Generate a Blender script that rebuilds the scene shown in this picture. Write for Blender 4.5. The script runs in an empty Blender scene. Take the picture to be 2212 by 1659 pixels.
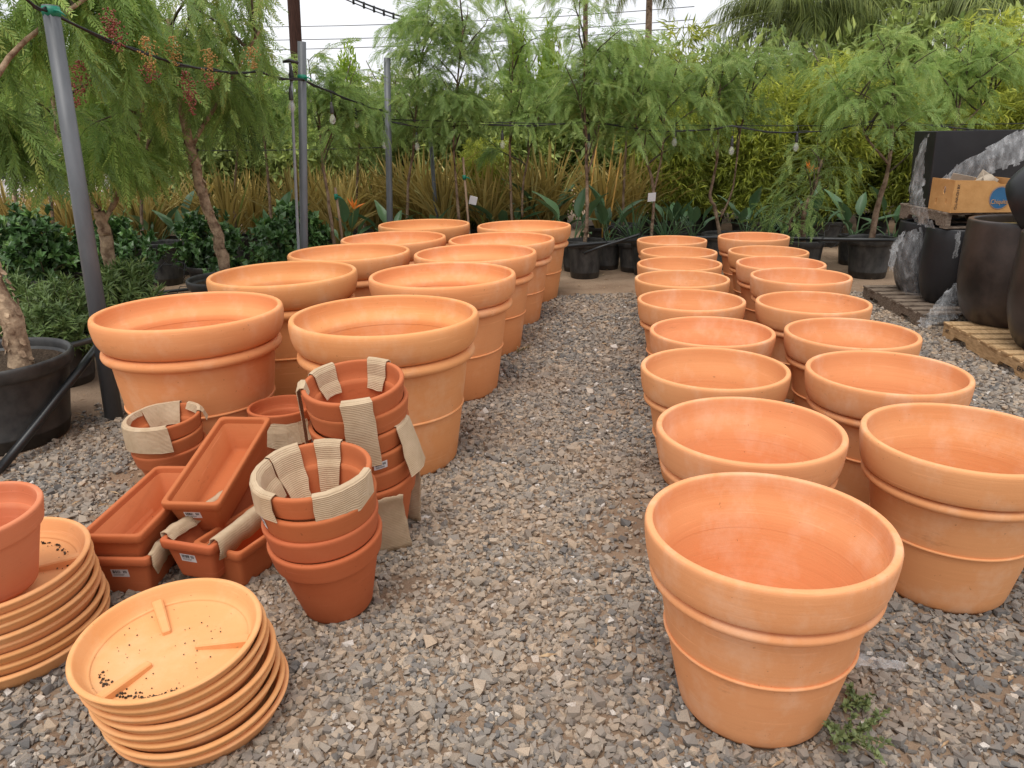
import bpy, bmesh, math, random
import numpy as np
from mathutils import Vector, Matrix

S = bpy.context.scene
COL = S.collection
# ------------------------------------------------------------------ camera
FPX, PITCH, ROLL, CAMH = 1623.3, 0.32394, -0.01865, 1.65      # focal length in pixels of a 2212-px-wide picture
cam = bpy.data.cameras.new('camera'); camo = bpy.data.objects.new('camera', cam); COL.objects.link(camo)
cam.sensor_width = 36; cam.lens = 36 * FPX / 2212; cam.clip_start = .05; cam.clip_end = 2000
fw = Vector((0, math.cos(PITCH), -math.sin(PITCH))); up0 = Vector((0, math.sin(PITCH), math.cos(PITCH))); rt0 = Vector((1, 0, 0))
rt = rt0 * math.cos(ROLL) + up0 * math.sin(ROLL); upv = up0 * math.cos(ROLL) - rt0 * math.sin(ROLL)
m = Matrix((rt, upv, -fw)).transposed().to_4x4(); m.translation = (0, 0, CAMH); camo.matrix_world = m
S.camera = camo
# ------------------------------------------------------------------ sky, sun, exposure
SUN_EL, SUN_AZ = 68, 200
w = bpy.data.worlds.new('World'); S.world = w; w.use_nodes = True
wn, wl = w.node_tree.nodes, w.node_tree.links
bg = wn['Background']
sky = wn.new('ShaderNodeTexSky'); sky.sky_type = 'NISHITA'; sky.sun_disc = False
sky.sun_elevation = math.radians(SUN_EL); sky.sun_rotation = math.radians(SUN_AZ)
tc = wn.new('ShaderNodeTexCoord'); mp = wn.new('ShaderNodeMapping'); mp.inputs['Scale'].default_value = (1, 1, 3.5)
nz = wn.new('ShaderNodeTexNoise'); nz.inputs['Scale'].default_value = 2.2; nz.inputs['Detail'].default_value = 5
cr = wn.new('ShaderNodeValToRGB')
cr.color_ramp.elements[0].position = .32; cr.color_ramp.elements[0].color = (5.6, 5.7, 6.05, 1)
cr.color_ramp.elements[1].position = .68; cr.color_ramp.elements[1].color = (8.9, 8.9, 9.1, 1)
mx = wn.new('ShaderNodeMix'); mx.data_type = 'RGBA'; mx.inputs[0].default_value = .94
wl.new(tc.outputs['Generated'], mp.inputs['Vector']); wl.new(mp.outputs['Vector'], nz.inputs['Vector'])
wl.new(nz.outputs['Fac'], cr.inputs['Fac']); wl.new(sky.outputs['Color'], mx.inputs[6]); wl.new(cr.outputs['Color'], mx.inputs[7])
wl.new(mx.outputs[2], bg.inputs['Color']); bg.inputs['Strength'].default_value = .094
sl = bpy.data.lights.new('sun', 'SUN'); sl.energy = 1.5; sl.angle = math.radians(35); sl.color = (1, .96, .9)
so = bpy.data.objects.new('sun', sl); COL.objects.link(so)
a, e = math.radians(SUN_AZ), math.radians(SUN_EL)
sd = Vector((math.sin(a) * math.cos(e), math.cos(a) * math.cos(e), math.sin(e)))
so.rotation_euler = sd.to_track_quat('Z', 'Y').to_euler()
vs = S.view_settings; vs.view_transform = 'Standard'; vs.look = 'None'; vs.exposure = .62; vs.gamma = 1
S.render.resolution_x, S.render.resolution_y = 1024, 768
S.cycles.max_bounces = 6; S.cycles.diffuse_bounces = 4; S.cycles.glossy_bounces = 2; S.cycles.transmission_bounces = 3; S.cycles.transparent_max_bounces = 16

# ------------------------------------------------------------------ pixels to places
def ray(u, v):
    x, y = (u - 1106) / FPX, (v - 829.5) / FPX
    xx = x * math.cos(ROLL) + y * math.sin(ROLL); U = x * math.sin(ROLL) - y * math.cos(ROLL)
    return (xx, math.cos(PITCH) + U * math.sin(PITCH), -math.sin(PITCH) + U * math.cos(PITCH))
def G(u, v, z=0.):                    # where the ray meets a level plane
    d = ray(u, v); t = (z - CAMH) / d[2]; return Vector((d[0] * t, d[1] * t, z))
def AT(u, v, Y):                      # where the ray reaches the distance Y of the thing it belongs to
    d = ray(u, v); t = Y / d[1]; return Vector((d[0] * t, Y, CAMH + d[2] * t))

# ------------------------------------------------------------------ materials
MATS = {}
def nodes(name):
    m_ = bpy.data.materials.new(name); m_.use_nodes = True; MATS[name] = m_
    return m_, m_.node_tree.nodes, m_.node_tree.links, m_.node_tree.nodes['Principled BSDF']
def noise(n, l, scale, detail=4, vec=None, rough=.55):
    t = n.new('ShaderNodeTexNoise'); t.inputs['Scale'].default_value = scale; t.inputs['Detail'].default_value = detail
    t.inputs['Roughness'].default_value = rough
    if vec is not None: l.new(vec, t.inputs['Vector'])
    return t.outputs['Fac']
def ramp(n, l, fac, stops):
    r = n.new('ShaderNodeValToRGB'); el = r.color_ramp.elements
    while len(el) < len(stops): el.new(.5)
    for e_, (p_, c_) in zip(el, stops):
        e_.position = p_; e_.color = (*c_, 1) if len(c_) == 3 else c_
    l.new(fac, r.inputs['Fac']); return r.outputs['Color']
def gray(a_): return (a_, a_, a_)
def mixc(n, l, fac, a_, b_, blend='MIX'):
    x = n.new('ShaderNodeMix'); x.data_type = 'RGBA'; x.blend_type = blend
    for s_, v_ in ((x.inputs[0], fac), (x.inputs[6], a_), (x.inputs[7], b_)):
        if hasattr(v_, 'is_linked'): l.new(v_, s_)
        elif isinstance(v_, (int, float)): s_.default_value = v_
        else: s_.default_value = (*v_, 1)
    return x.outputs[2]
def mth(n, l, op, a_, b_=None):
    x = n.new('ShaderNodeMath'); x.operation = op
    for s_, v_ in ((x.inputs[0], a_), (x.inputs[1], b_)):
        if v_ is None: continue
        if hasattr(v_, 'is_linked'): l.new(v_, s_)
        else: s_.default_value = v_
    return x.outputs[0]
def bump(n, l, b, h, strength, dist):
    x = n.new('ShaderNodeBump'); x.inputs['Strength'].default_value = strength; x.inputs['Distance'].default_value = dist
    l.new(h, x.inputs['Height']); l.new(x.outputs['Normal'], b.inputs['Normal'])
def objvec(n, l, scale=(1, 1, 1), rnd=True):
    t = n.new('ShaderNodeTexCoord'); v = t.outputs['Object']
    if rnd:
        oi = n.new('ShaderNodeObjectInfo'); ad = n.new('ShaderNodeVectorMath'); ad.operation = 'MULTIPLY_ADD'
        ad.inputs[1].default_value = (7.3, 5.1, 9.7); l.new(oi.outputs['Location'], ad.inputs[0]); l.new(v, ad.inputs[2]); v = ad.outputs[0]
    mp_ = n.new('ShaderNodeMapping'); mp_.inputs['Scale'].default_value = scale; l.new(v, mp_.inputs['Vector'])
    return mp_.outputs['Vector']
def locrand(n, l):                    # one value for each whole thing, the same for its parts
    oi = n.new('ShaderNodeObjectInfo'); wnz = n.new('ShaderNodeTexWhiteNoise'); wnz.noise_dimensions = '3D'
    l.new(oi.outputs['Location'], wnz.inputs['Vector']); return wnz.outputs['Value']

def clay(name, c1, c2, bloom, ring=1., bl=.5, spec=.25):
    m_, n, l, b = nodes(name)
    v = objvec(n, l); big = noise(n, l, 2.6, 5, v)
    col = mixc(n, l, ramp(n, l, big, [(.3, gray(0)), (.72, gray(1))]), c1, c2)
    rv = objvec(n, l, (1.2, 1.2, 75)); rings = noise(n, l, 1.4, 4, rv, .65)
    col = mixc(n, l, ramp(n, l, rings, [(.25, gray(.20)), (.5, gray(0)), (.8, gray(.0))]), col, tuple(x * .80 for x in c1))
    pat = noise(n, l, 5.5, 8, objvec(n, l, (1, 1, .8)), .68)
    col = mixc(n, l, ramp(n, l, pat, [(.50, gray(0)), (.74, gray(bl))]), col, bloom)
    scr = noise(n, l, 3., 3, objvec(n, l, (1, 1, 26)), .7)                     # handling scuffs
    col = mixc(n, l, ramp(n, l, scr, [(.62, gray(0)), (.72, gray(.4))]), col, tuple(min(1, x * 1.22 + .05) for x in c2))
    sp = noise(n, l, 62, 2, v); col = mixc(n, l, ramp(n, l, sp, [(.73, gray(0)), (.765, gray(.55))]), col, tuple(x * .35 for x in c1))
    dk = noise(n, l, 4.3, 6, objvec(n, l, (1, 1, 2.2)), .75)
    col = mixc(n, l, ramp(n, l, dk, [(.63, gray(0)), (.71, gray(.34))]), col, tuple(x * .62 for x in c1))
    hs = n.new('ShaderNodeHueSaturation'); r_ = locrand(n, l)
    l.new(mth(n, l, 'MULTIPLY_ADD', r_, .07), hs.inputs['Value']); hs.inputs['Value'].links[0].from_node.inputs[2].default_value = .965
    l.new(mth(n, l, 'MULTIPLY_ADD', r_, -.006), hs.inputs['Hue']); hs.inputs['Hue'].links[0].from_node.inputs[2].default_value = .503
    l.new(col, hs.inputs['Color']); l.new(hs.outputs['Color'], b.inputs['Base Color'])
    b.inputs['Roughness'].default_value = .74; b.inputs['Specular IOR Level'].default_value = spec
    fine = noise(n, l, 190, 3, v)
    bump(n, l, b, mth(n, l, 'ADD', mth(n, l, 'MULTIPLY', rings, ring), mth(n, l, 'MULTIPLY', fine, .4)), .22, .004)
    return m_
def plain(name, c, rough=.6, var=.25, scale=6, spec=.5, bmp=.0, c2=None, bs=40, metal=0, scl=(1, 1, 1)):
    m_, n, l, b = nodes(name); v = objvec(n, l, scl); f = noise(n, l, scale, 6, v, .62)
    c2 = c2 or tuple(min(1, x * (1 + var * 1.6)) for x in c)
    col = mixc(n, l, ramp(n, l, f, [(.33, gray(0)), (.68, gray(1))]), tuple(x * (1 - var) for x in c), c2)
    l.new(col, b.inputs['Base Color']); b.inputs['Roughness'].default_value = rough; b.inputs['Specular IOR Level'].default_value = spec
    b.inputs['Metallic'].default_value = metal
    if bmp: bump(n, l, b, noise(n, l, bs, 5, v), bmp, .01)
    return m_
def leafmat(name, stops, rough=.5, trans=.3, spec=.4):
    m_, n, l, b = nodes(name); at = n.new('ShaderNodeAttribute'); at.attribute_name = 'tint'
    col = ramp(n, l, at.outputs['Fac'], stops)
    oi = n.new('ShaderNodeObjectInfo'); hs = n.new('ShaderNodeHueSaturation')
    l.new(mth(n, l, 'MULTIPLY_ADD', oi.outputs['Random'], .3), hs.inputs['Value']); hs.inputs['Value'].links[0].from_node.inputs[2].default_value = .85
    l.new(col, hs.inputs['Color']); l.new(hs.outputs['Color'], b.inputs['Base Color'])
    b.inputs['Roughness'].default_value = rough; b.inputs['Specular IOR Level'].default_value = spec
    t = n.new('ShaderNodeBsdfTranslucent'); l.new(hs.outputs['Color'], t.inputs['Color'])
    ms = n.new('ShaderNodeMixShader'); ms.inputs['Fac'].default_value = trans
    l.new(b.outputs[0], ms.inputs[1]); l.new(t.outputs[0], ms.inputs[2]); l.new(ms.outputs[0], n['Material Output'].inputs['Surface'])
    return m_

M_A = clay('terracotta_orange', (.77, .315, .115), (.82, .375, .155), (.85, .54, .34), 1., .5)
M_C = clay('terracotta_pale', (.75, .32, .13), (.79, .37, .165), (.84, .56, .38), 1., .55)
M_S = clay('terracotta_red', (.47, .125, .042), (.52, .15, .056), (.62, .23, .10), .35, .18, .25)
M_SP = clay('terracotta_pink', (.58, .19, .08), (.64, .24, .115), (.62, .30, .19), .5, .3)
M_DISH = clay('terracotta_dish', (.74, .335, .125), (.79, .40, .175), (.82, .50, .28), .7, .45)
M_BLACK = plain('black_plastic', (.014, .014, .015), .42, .3, 4, .5, c2=(.045, .042, .038))
M_BLACKD = plain('dusty_black_plastic', (.016, .016, .017), .5, .3, 3, .5, c2=(.062, .058, .052))
M_PIPE = plain('black_hose', (.012, .013, .014), .38, .2, 9)
M_PVC = plain('grey_conduit', (.10, .107, .115), .45, .13, 3, .45, scl=(4, 4, 1.2))
M_PVC2 = plain('grey_riser_pipe', (.22, .235, .25), .5, .12, 4)
M_WOODP = plain('utility_pole_wood', (.045, .022, .016), .9, .35, 5, .2, .6, scl=(6, 6, .6))
M_BARK = plain('pepper_bark', (.17, .095, .06), .95, .5, 11, .15, 1., (.36, .26, .18), 30)
M_BARKP = plain('pale_peeling_bark', (.24, .13, .08), .95, .55, 14, .15, 1., (.52, .38, .25), 26)
M_TWIG = plain('twig', (.09, .075, .05), .9, .35, 16, .2)
M_TWIGG = plain('green_twig', (.13, .16, .05), .8, .3, 16, .2)
M_SOIL = plain('potting_soil', (.05, .033, .022), 1, .6, 38, .1, 1., (.14, .10, .07), 90)
M_WOODG = plain('weathered_pallet_wood', (.15, .105, .075), .9, .35, 5, .2, .5, (.30, .235, .18), 30, scl=(3, 14, 14))
M_WOODY = plain('new_pallet_wood', (.46, .28, .13), .85, .25, 5, .2, .4, (.62, .42, .23), 30, scl=(14, 3, 14))
M_STAKE = plain('wooden_stake', (.22, .14, .09), .9, .3, 6, .2, .4, (.36, .25, .17), scl=(10, 10, 1))
M_CERB = plain('matte_black_ceramic', (.016, .016, .018), .38, .25, 3, .4)
M_BRONZE = plain('dark_bronze_glaze', (.024, .020, .018), .36, .35, 3, .5, c2=(.07, .05, .042))
M_GREEN = plain('green_tie_tape', (.0, .17, .10), .5, .2, 12)
M_WIRE = plain('black_wire', (.008, .008, .009), .5, .2, 9)
M_WHITE = plain('white_label', (.72, .73, .74), .55, .05, 9)
M_INK = plain('print_black', (.02, .02, .022), .7, .1, 9)
M_BLUE = plain('print_blue', (.025, .12, .25), .7, .1, 9)
M_BOX = plain('fruit_box_cardboard', (.50, .25, .085), .85, .12, 5, .2, .15, (.60, .33, .13), 60)
M_BOXIN = plain('grey_cardboard', (.42, .35, .27), .9, .15, 6, .2, .2)
M_ORANGE = plain('orange_petal', (.85, .22, .015), .5, .15, 9)
M_BERRY = plain('red_berry', (.20, .035, .03), .5, .4, 40, .4, c2=(.32, .09, .055))
M_BERRYY = plain('yellow_berry', (.40, .30, .05), .45, .3, 40, .4, c2=(.46, .20, .07))
M_WALLW = plain('white_paint', (.72, .73, .74), .6, .06, 4)
M_ROOF = plain('grey_roof', (.28, .28, .29), .7, .1, 4)
M_MOSS = plain('dry_moss', (.16, .11, .04), 1, .5, 40, .1, 1., (.30, .23, .10), 80)
M_LITTER = plain('dry_litter', (.30, .15, .07), .9, .4, 22, .2, c2=(.55, .40, .24))
M_CULMG = plain('green_culm', (.20, .20, .06), .5, .25, 8, .4)
M_CULM = plain('bamboo_culm', (.50, .27, .06), .5, .25, 8, .4)
M_STRAP = leafmat('phormium', [(0, (0.176, 0.142, 0.040)), (.35, (0.373, 0.278, 0.080)), (.6, (0.538, 0.401, 0.125)), (.8, (0.585, 0.517, 0.217)), (1, (0.310, 0.375, 0.097))], .55, .25)
M_PEP = leafmat('pepper_leaf', [(0, (0.103, 0.164, 0.048)), (.5, (0.227, 0.349, 0.088)), (.8, (0.360, 0.512, 0.122)), (1, (0.491, 0.512, 0.151))], .5, .5)
M_PEPB = leafmat('pepper_leaf_bluish', [(0, (0.130, 0.198, 0.055)), (.5, (0.280, 0.416, 0.115)), (1, (0.444, 0.535, 0.166))], .5, .5)
M_BAM = leafmat('bamboo_leaf', [(0, (0.144, 0.179, 0.031)), (.5, (0.359, 0.409, 0.071)), (.85, (0.604, 0.632, 0.108)), (1, (0.650, 0.650, 0.144))], .45, .5)
M_HEDGE = leafmat('hedge_leaf', [(0, (.13, .17, .05)), (.6, (.32, .40, .11)), (1, (.50, .56, .15))], .5, .3)
M_BRIGHT = leafmat('bright_leaf', [(0, (0.121, 0.203, 0.020)), (.5, (0.257, 0.378, 0.034)), (1, (0.459, 0.567, 0.061))], .45, .35)
M_DARK = leafmat('dark_bush_leaf', [(0, (0.031, 0.070, 0.022)), (.6, (0.077, 0.168, 0.045)), (.9, (0.154, 0.280, 0.070)), (1, (0.308, 0.448, 0.112))], .38, .2, .5)
M_OLE = leafmat('oleander_leaf', [(0, (0.069, 0.121, 0.034)), (.6, (0.184, 0.270, 0.081)), (1, (0.368, 0.460, 0.149))], .45, .22, .45)
M_BOP = leafmat('paddle_leaf', [(0, (0.060, 0.127, 0.060)), (.6, (0.101, 0.195, 0.085)), (1, (0.195, 0.287, 0.127))], .4, .15, .5)
M_PALM = leafmat('palm_leaf', [(0, (0.078, 0.111, 0.039)), (.5, (0.208, 0.260, 0.072)), (1, (0.390, 0.429, 0.111))], .45, .3)
M_MYRT = leafmat('myrtle_leaf', [(0, (0.115, 0.144, 0.038)), (.6, (0.250, 0.269, 0.077)), (1, (0.422, 0.346, 0.115))], .5, .3)
M_FLOW = leafmat('white_blossom', [(0, (.6, .58, .5)), (1, (.82, .8, .76))], .6, .3)
M_WEED = leafmat('weed_leaf', [(0, (.12, .16, .06)), (1, (.27, .33, .13))], .5, .3)

def film_mat():
    m_, n, l, b = nodes('clear_plastic_film')
    b.inputs['Base Color'].default_value = (.86, .87, .88, 1); b.inputs['Roughness'].default_value = .16; b.inputs['Specular IOR Level'].default_value = .8
    t = n.new('ShaderNodeBsdfTransparent'); ms = n.new('ShaderNodeMixShader')
    v = objvec(n, l, (14, 14, 5)); f = noise(n, l, 1.6, 3, v, .5)
    l.new(ramp(n, l, f, [(.34, gray(.12)), (.55, gray(.24)), (.76, gray(.46))]), ms.inputs['Fac'])
    l.new(t.outputs[0], ms.inputs[1]); l.new(b.outputs[0], ms.inputs[2]); l.new(ms.outputs[0], n['Material Output'].inputs['Surface'])
    bump(n, l, b, noise(n, l, 2, 3, v, .5), .7, .03); return m_
M_FILM = film_mat()
def glass_mat():
    m_, n, l, b = nodes('bulb_glass'); b.inputs['Base Color'].default_value = (.95, .95, .93, 1); b.inputs['Roughness'].default_value = .05
    b.inputs['Alpha'].default_value = .18; return m_
M_GLASS = glass_mat()
def corr_mat():
    m_, n, l, b = nodes('corrugated_cardboard'); at = n.new('ShaderNodeAttribute'); at.attribute_name = 'dist'
    wv = mth(n, l, 'SINE', mth(n, l, 'MULTIPLY', at.outputs['Fac'], 880.)); v = objvec(n, l); f = noise(n, l, 14, 6, v, .65)
    col = mixc(n, l, ramp(n, l, f, [(.3, gray(0)), (.7, gray(1))]), (.46, .335, .21), (.57, .43, .285))
    st = noise(n, l, 5, 6, objvec(n, l, (1, 1, 1)), .7); col = mixc(n, l, ramp(n, l, st, [(.58, gray(0)), (.74, gray(.6))]), col, (.66, .55, .41))
    l.new(col, b.inputs['Base Color']); b.inputs['Roughness'].default_value = .9; b.inputs['Specular IOR Level'].default_value = .15
    bump(n, l, b, mth(n, l, 'ADD', wv, mth(n, l, 'MULTIPLY', noise(n, l, 30, 5, v), 3.)), .4, .0018); return m_
M_CARD = corr_mat()
def stone_mat():
    m_, n, l, b = nodes('crushed_stone'); at = n.new('ShaderNodeAttribute'); at.attribute_name = 'tint'
    col = ramp(n, l, at.outputs['Fac'], [(0, (.14, .132, .124)), (.3, (.245, .215, .185)), (.5, (.31, .265, .215)), (.68, (.375, .30, .225)), (.82, (.43, .32, .22)), (.93, (.48, .38, .28)), (.965, (.52, .45, .38)), (1, (.74, .73, .70))])
    g_ = n.new('ShaderNodeNewGeometry')
    sp = noise(n, l, 330, 3, g_.outputs['Position']); col = mixc(n, l, ramp(n, l, sp, [(.36, gray(.5)), (.5, gray(0)), (.64, gray(0)), (.74, gray(.35))]), col, (.17, .16, .15), 'MIX')
    du = noise(n, l, 1.6, 6, g_.outputs['Position'], .65)                     # soil dust lying over the stones in patches
    col = mixc(n, l, ramp(n, l, du, [(.46, gray(0)), (.68, gray(.6))]), col, (.38, .275, .19))
    l.new(col, b.inputs['Base Color']); b.inputs['Roughness'].default_value = .88; b.inputs['Specular IOR Level'].default_value = .25
    bump(n, l, b, noise(n, l, 260, 4, g_.outputs['Position']), .5, .003); return m_
M_STONE = stone_mat()
def dirt_mat():
    m_, n, l, b = nodes('packed_dirt'); g_ = n.new('ShaderNodeNewGeometry'); p_ = g_.outputs['Position']
    f = noise(n, l, 1.3, 8, p_, .65); f2 = noise(n, l, 55, 6, p_, .7)
    col = mixc(n, l, ramp(n, l, f, [(.35, gray(0)), (.66, gray(1))]), (.22, .14, .09), (.40, .285, .195))
    col = mixc(n, l, ramp(n, l, f2, [(.34, gray(.6)), (.5, gray(0)), (.68, gray(.5))]), col, (.29, .215, .155))
    l.new(col, b.inputs['Base Color']); b.inputs['Roughness'].default_value = .95; b.inputs['Specular IOR Level'].default_value = .15
    bump(n, l, b, mth(n, l, 'ADD', f2, noise(n, l, 12, 6, p_)), .8, .02); return m_
M_DIRT = dirt_mat()
M_HILL = plain('dry_hillside', (.16, .13, .085), .95, .35, .05, .1, c2=(.12, .14, .075))

# ------------------------------------------------------------------ object helpers
def tag(o, label=None, cat=None, group=None, kind=None):
    for k, v in (('label', label), ('category', cat), ('group', group), ('kind', kind)):
        if v: o[k] = v
    return o
def link(name, me, parent=None, mat=None):
    o = bpy.data.objects.new(name, me); COL.objects.link(o)
    if mat is not None and me is not None and not me.materials: me.materials.append(mat)
    if parent is not None: o.parent = parent
    return o
def thing(name, label, cat, loc=(0, 0, 0), group=None, rot=(0, 0, 0), scale=1):
    o = bpy.data.objects.new(name, None); o.empty_display_size = .1; COL.objects.link(o)
    o.location = loc; o.rotation_euler = rot; o.scale = (scale,) * 3
    return tag(o, label, cat, group)
def dup(root, loc, label, rotz=0, scale=None, rot=None):
    r = root.copy(); COL.objects.link(r); r.location = loc; r.rotation_euler = rot or (0, 0, rotz); r['label'] = label
    if scale: r.scale = (scale,) * 3
    for ch in root.children:
        c = ch.copy(); COL.objects.link(c); c.parent = r
        for g in ch.children:
            d = g.copy(); COL.objects.link(d); d.parent = c
    return r
def np_mesh(name, parts, smooth=False):
    """parts: list of (V (n,3), F (m,k), tint per vertex or None)"""
    V = np.concatenate([p_[0].reshape(-1, 3) for p_ in parts]).astype(np.float32)
    li, ls, off, st = [], [], 0, 0
    for V_, F_, *_ in parts:
        F_ = np.asarray(F_, np.int64).reshape(-1, np.asarray(F_).shape[-1])
        li.append((F_ + off).ravel()); ls.append(st + np.arange(len(F_)) * F_.shape[1])
        st += F_.size; off += V_.reshape(-1, 3).shape[0]
    li = np.concatenate(li).astype(np.int32); ls = np.concatenate(ls).astype(np.int32)
    me = bpy.data.meshes.new(name); me.vertices.add(len(V)); me.vertices.foreach_set('co', V.ravel())
    me.loops.add(len(li)); me.loops.foreach_set('vertex_index', li)
    me.polygons.add(len(ls)); me.polygons.foreach_set('loop_start', ls)
    if any(len(p_) > 2 and p_[2] is not None for p_ in parts):
        t = np.concatenate([(np.full(p_[0].reshape(-1, 3).shape[0], .5) if len(p_) < 3 or p_[2] is None else np.asarray(p_[2]).ravel()) for p_ in parts])
        me.attributes.new('tint', 'FLOAT', 'POINT').data.foreach_set('value', t.astype(np.float32))
    me.update(calc_edges=True)
    me.polygons.foreach_set('use_smooth', np.full(len(ls), bool(smooth)))
    return me
def lathe(prof, n=56, closed=False):
    p_ = np.array(prof, float); k = len(p_); a_ = np.arange(n) * 2 * math.pi / n
    V = np.stack([np.outer(np.cos(a_), p_[:, 0]), np.outer(np.sin(a_), p_[:, 0]), np.tile(p_[:, 1], (n, 1))], -1).reshape(-1, 3)
    F = []
    for i in range(n):
        j = (i + 1) % n
        for q in range(k if closed else k - 1):
            r = (q + 1) % k; F.append((i * k + q, j * k + q, j * k + r, i * k + r))
    return V, np.array(F)
def bez(prof, sub=4):                # smooth a profile (Catmull-Rom)
    p_ = np.array(prof, float); out = []
    for i in range(len(p_) - 1):
        a_, b_, c_, d_ = p_[max(i - 1, 0)], p_[i], p_[i + 1], p_[min(i + 2, len(p_) - 1)]
        for t in np.arange(sub) / sub:
            out.append(.5 * ((2 * b_) + (c_ - a_) * t + (2 * a_ - 5 * b_ + 4 * c_ - d_) * t * t + (-a_ + 3 * b_ - 3 * c_ + d_) * t ** 3))
    return out + [p_[-1]]
def torus(R, z, r, n=56, k=10):
    return lathe([(R + r * math.cos(t), z + r * math.sin(t)) for t in np.arange(k) * 2 * math.pi / k], n, True)
def tube(path, rad, k=6, cap=True):
    P_ = np.array([tuple(q) for q in path], float); n = len(P_); R_ = np.broadcast_to(np.asarray(rad, float), (n,))
    T = np.gradient(P_, axis=0); T /= np.linalg.norm(T, axis=1, keepdims=True) + 1e-9
    ref = np.array([0, 0, 1.]) if abs(T[0, 2]) < .9 else np.array([1., 0, 0])
    X = np.cross(T[0], ref); X /= np.linalg.norm(X); V = np.empty((n, k, 3)); a_ = np.arange(k) * 2 * math.pi / k
    for i in range(n):
        X = X - T[i] * (X @ T[i]); X /= np.linalg.norm(X); Y = np.cross(T[i], X)
        V[i] = P_[i] + R_[i] * (np.outer(np.cos(a_), X) + np.outer(np.sin(a_), Y))
    F = [(i * k + j, i * k + (j + 1) % k, (i + 1) * k + (j + 1) % k, (i + 1) * k + j) for i in range(n - 1) for j in range(k)]
    V = V.reshape(-1, 3)
    if cap:
        V = np.concatenate([V, P_[:1], P_[-1:]]); c0, c1 = n * k, n * k + 1
        tri = [(c0, (j + 1) % k, j) for j in range(k)] + [(c1, (n - 1) * k + j, (n - 1) * k + (j + 1) % k) for j in range(k)]
        return V, np.array(F), np.array(tri)
    return V, np.array(F), None
def tube_mesh(name, paths, k=6):
    parts = []
    for path, rad in paths:
        V, F, tri = tube(path, rad, k); parts.append((V, F)); parts.append((np.zeros((0, 3)), tri - len(V)))
    return np_mesh(name, parts, True)
def box_v(x0, x1, y0, y1, z0, z1, bev=.0):
    bm = bmesh.new(); bmesh.ops.create_cube(bm, size=1)
    for v in bm.verts: v.co = Vector(((x0 + x1) / 2 + v.co.x * (x1 - x0), (y0 + y1) / 2 + v.co.y * (y1 - y0), (z0 + z1) / 2 + v.co.z * (z1 - z0)))
    if bev: bmesh.ops.bevel(bm, geom=bm.edges[:], offset=bev, segments=1, affect='EDGES')
    return bm
def bm_mesh(bm, name='mesh', smooth=False):
    me = bpy.data.meshes.new(name); bm.to_mesh(me); bm.free()
    if smooth: me.polygons.foreach_set('use_smooth', [True] * len(me.polygons))
    return me
def box(name, x0, x1, y0, y1, z0, z1, mat, parent=None, bev=.004): return link(name, bm_mesh(box_v(x0, x1, y0, y1, z0, z1, bev), name), parent, mat)
def inst(tv, tf, M, T, tint=None, tt=None):
    k = len(tv); V = np.einsum('nij,kj->nki', M, tv) + T[:, None]; F = np.asarray(tf)[None] + k * np.arange(len(T))[:, None, None]
    t = None
    if tint is not None: t = np.clip(np.repeat(tint, k) + (np.tile(tt, len(T)) if tt is not None else 0), 0, 1)
    return V.reshape(-1, 3), F.reshape(-1, F.shape[-1]), t
def frames(D, U, s, roll=None):
    X = D / (np.linalg.norm(D, axis=1, keepdims=True) + 1e-9); Y = np.cross(U, X); Y /= np.linalg.norm(Y, axis=1, keepdims=True) + 1e-9
    Z = np.cross(X, Y)
    if roll is not None:
        c, s_ = np.cos(roll)[:, None], np.sin(roll)[:, None]; Y, Z = Y * c + Z * s_, Z * c - Y * s_
    return np.stack([X, Y, Z], -1) * np.asarray(s).reshape(-1, 1, 1)
def text_mesh(txt, size, extrude=.0006):
    cu = bpy.data.curves.new('lettering', 'FONT'); cu.body = txt; cu.size = size; cu.extrude = extrude; cu.align_x = 'CENTER'; cu.align_y = 'CENTER'
    o = bpy.data.objects.new('lettering', cu); COL.objects.link(o); dg = bpy.context.evaluated_depsgraph_get()
    me = bpy.data.meshes.new_from_object(o.evaluated_get(dg)); bpy.data.objects.remove(o); return me

# ------------------------------------------------------------------ the setting: ground, gravel, hills
rng = np.random.default_rng(7); random.seed(7)
gx = np.linspace(-1, 1, 61); gy = np.linspace(0, 1, 61)
XX, YY = np.meshgrid(np.sign(gx) * (np.abs(gx) * 9 + np.abs(gx) ** 4 * 600), -30 + 30 * np.clip(gy * 3, 0, 1) + np.clip(gy - .33, 0, 1) * 24 + np.clip(gy - .6, 0, 1) ** 3 * 14000)
gv = np.stack([XX, YY, np.zeros_like(XX)], -1).reshape(-1, 3)
gf = np.array([(r * 61 + c, r * 61 + c + 1, r * 61 + c + 62, r * 61 + c + 61) for r in range(60) for c in range(60)])
tag(link('ground', np_mesh('ground', [(gv, gf)]), None, M_DIRT), 'bare brown dirt ground of the nursery yard', 'ground', kind='structure')
hx = np.linspace(-260, 300, 90); hv = []
for i, x in enumerate(hx):
    h = 7 + 4 * math.sin(x * .021 + 2.6) + 1.5 * math.sin(x * .07)
    for (y, z) in ((150, -1), (170, h * .45), (195, h), (260, h * .7), (300, -1)): hv.append((x, y, z))
hf = np.array([(i * 5 + j, i * 5 + 5 + j, i * 5 + 6 + j, i * 5 + 1 + j) for i in range(89) for j in range(4)])
tag(link('hills', np_mesh('hills', [(np.array(hv), hf)], True), None, M_HILL), 'low dry hills far beyond the trees', 'hills', kind='structure')

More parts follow.
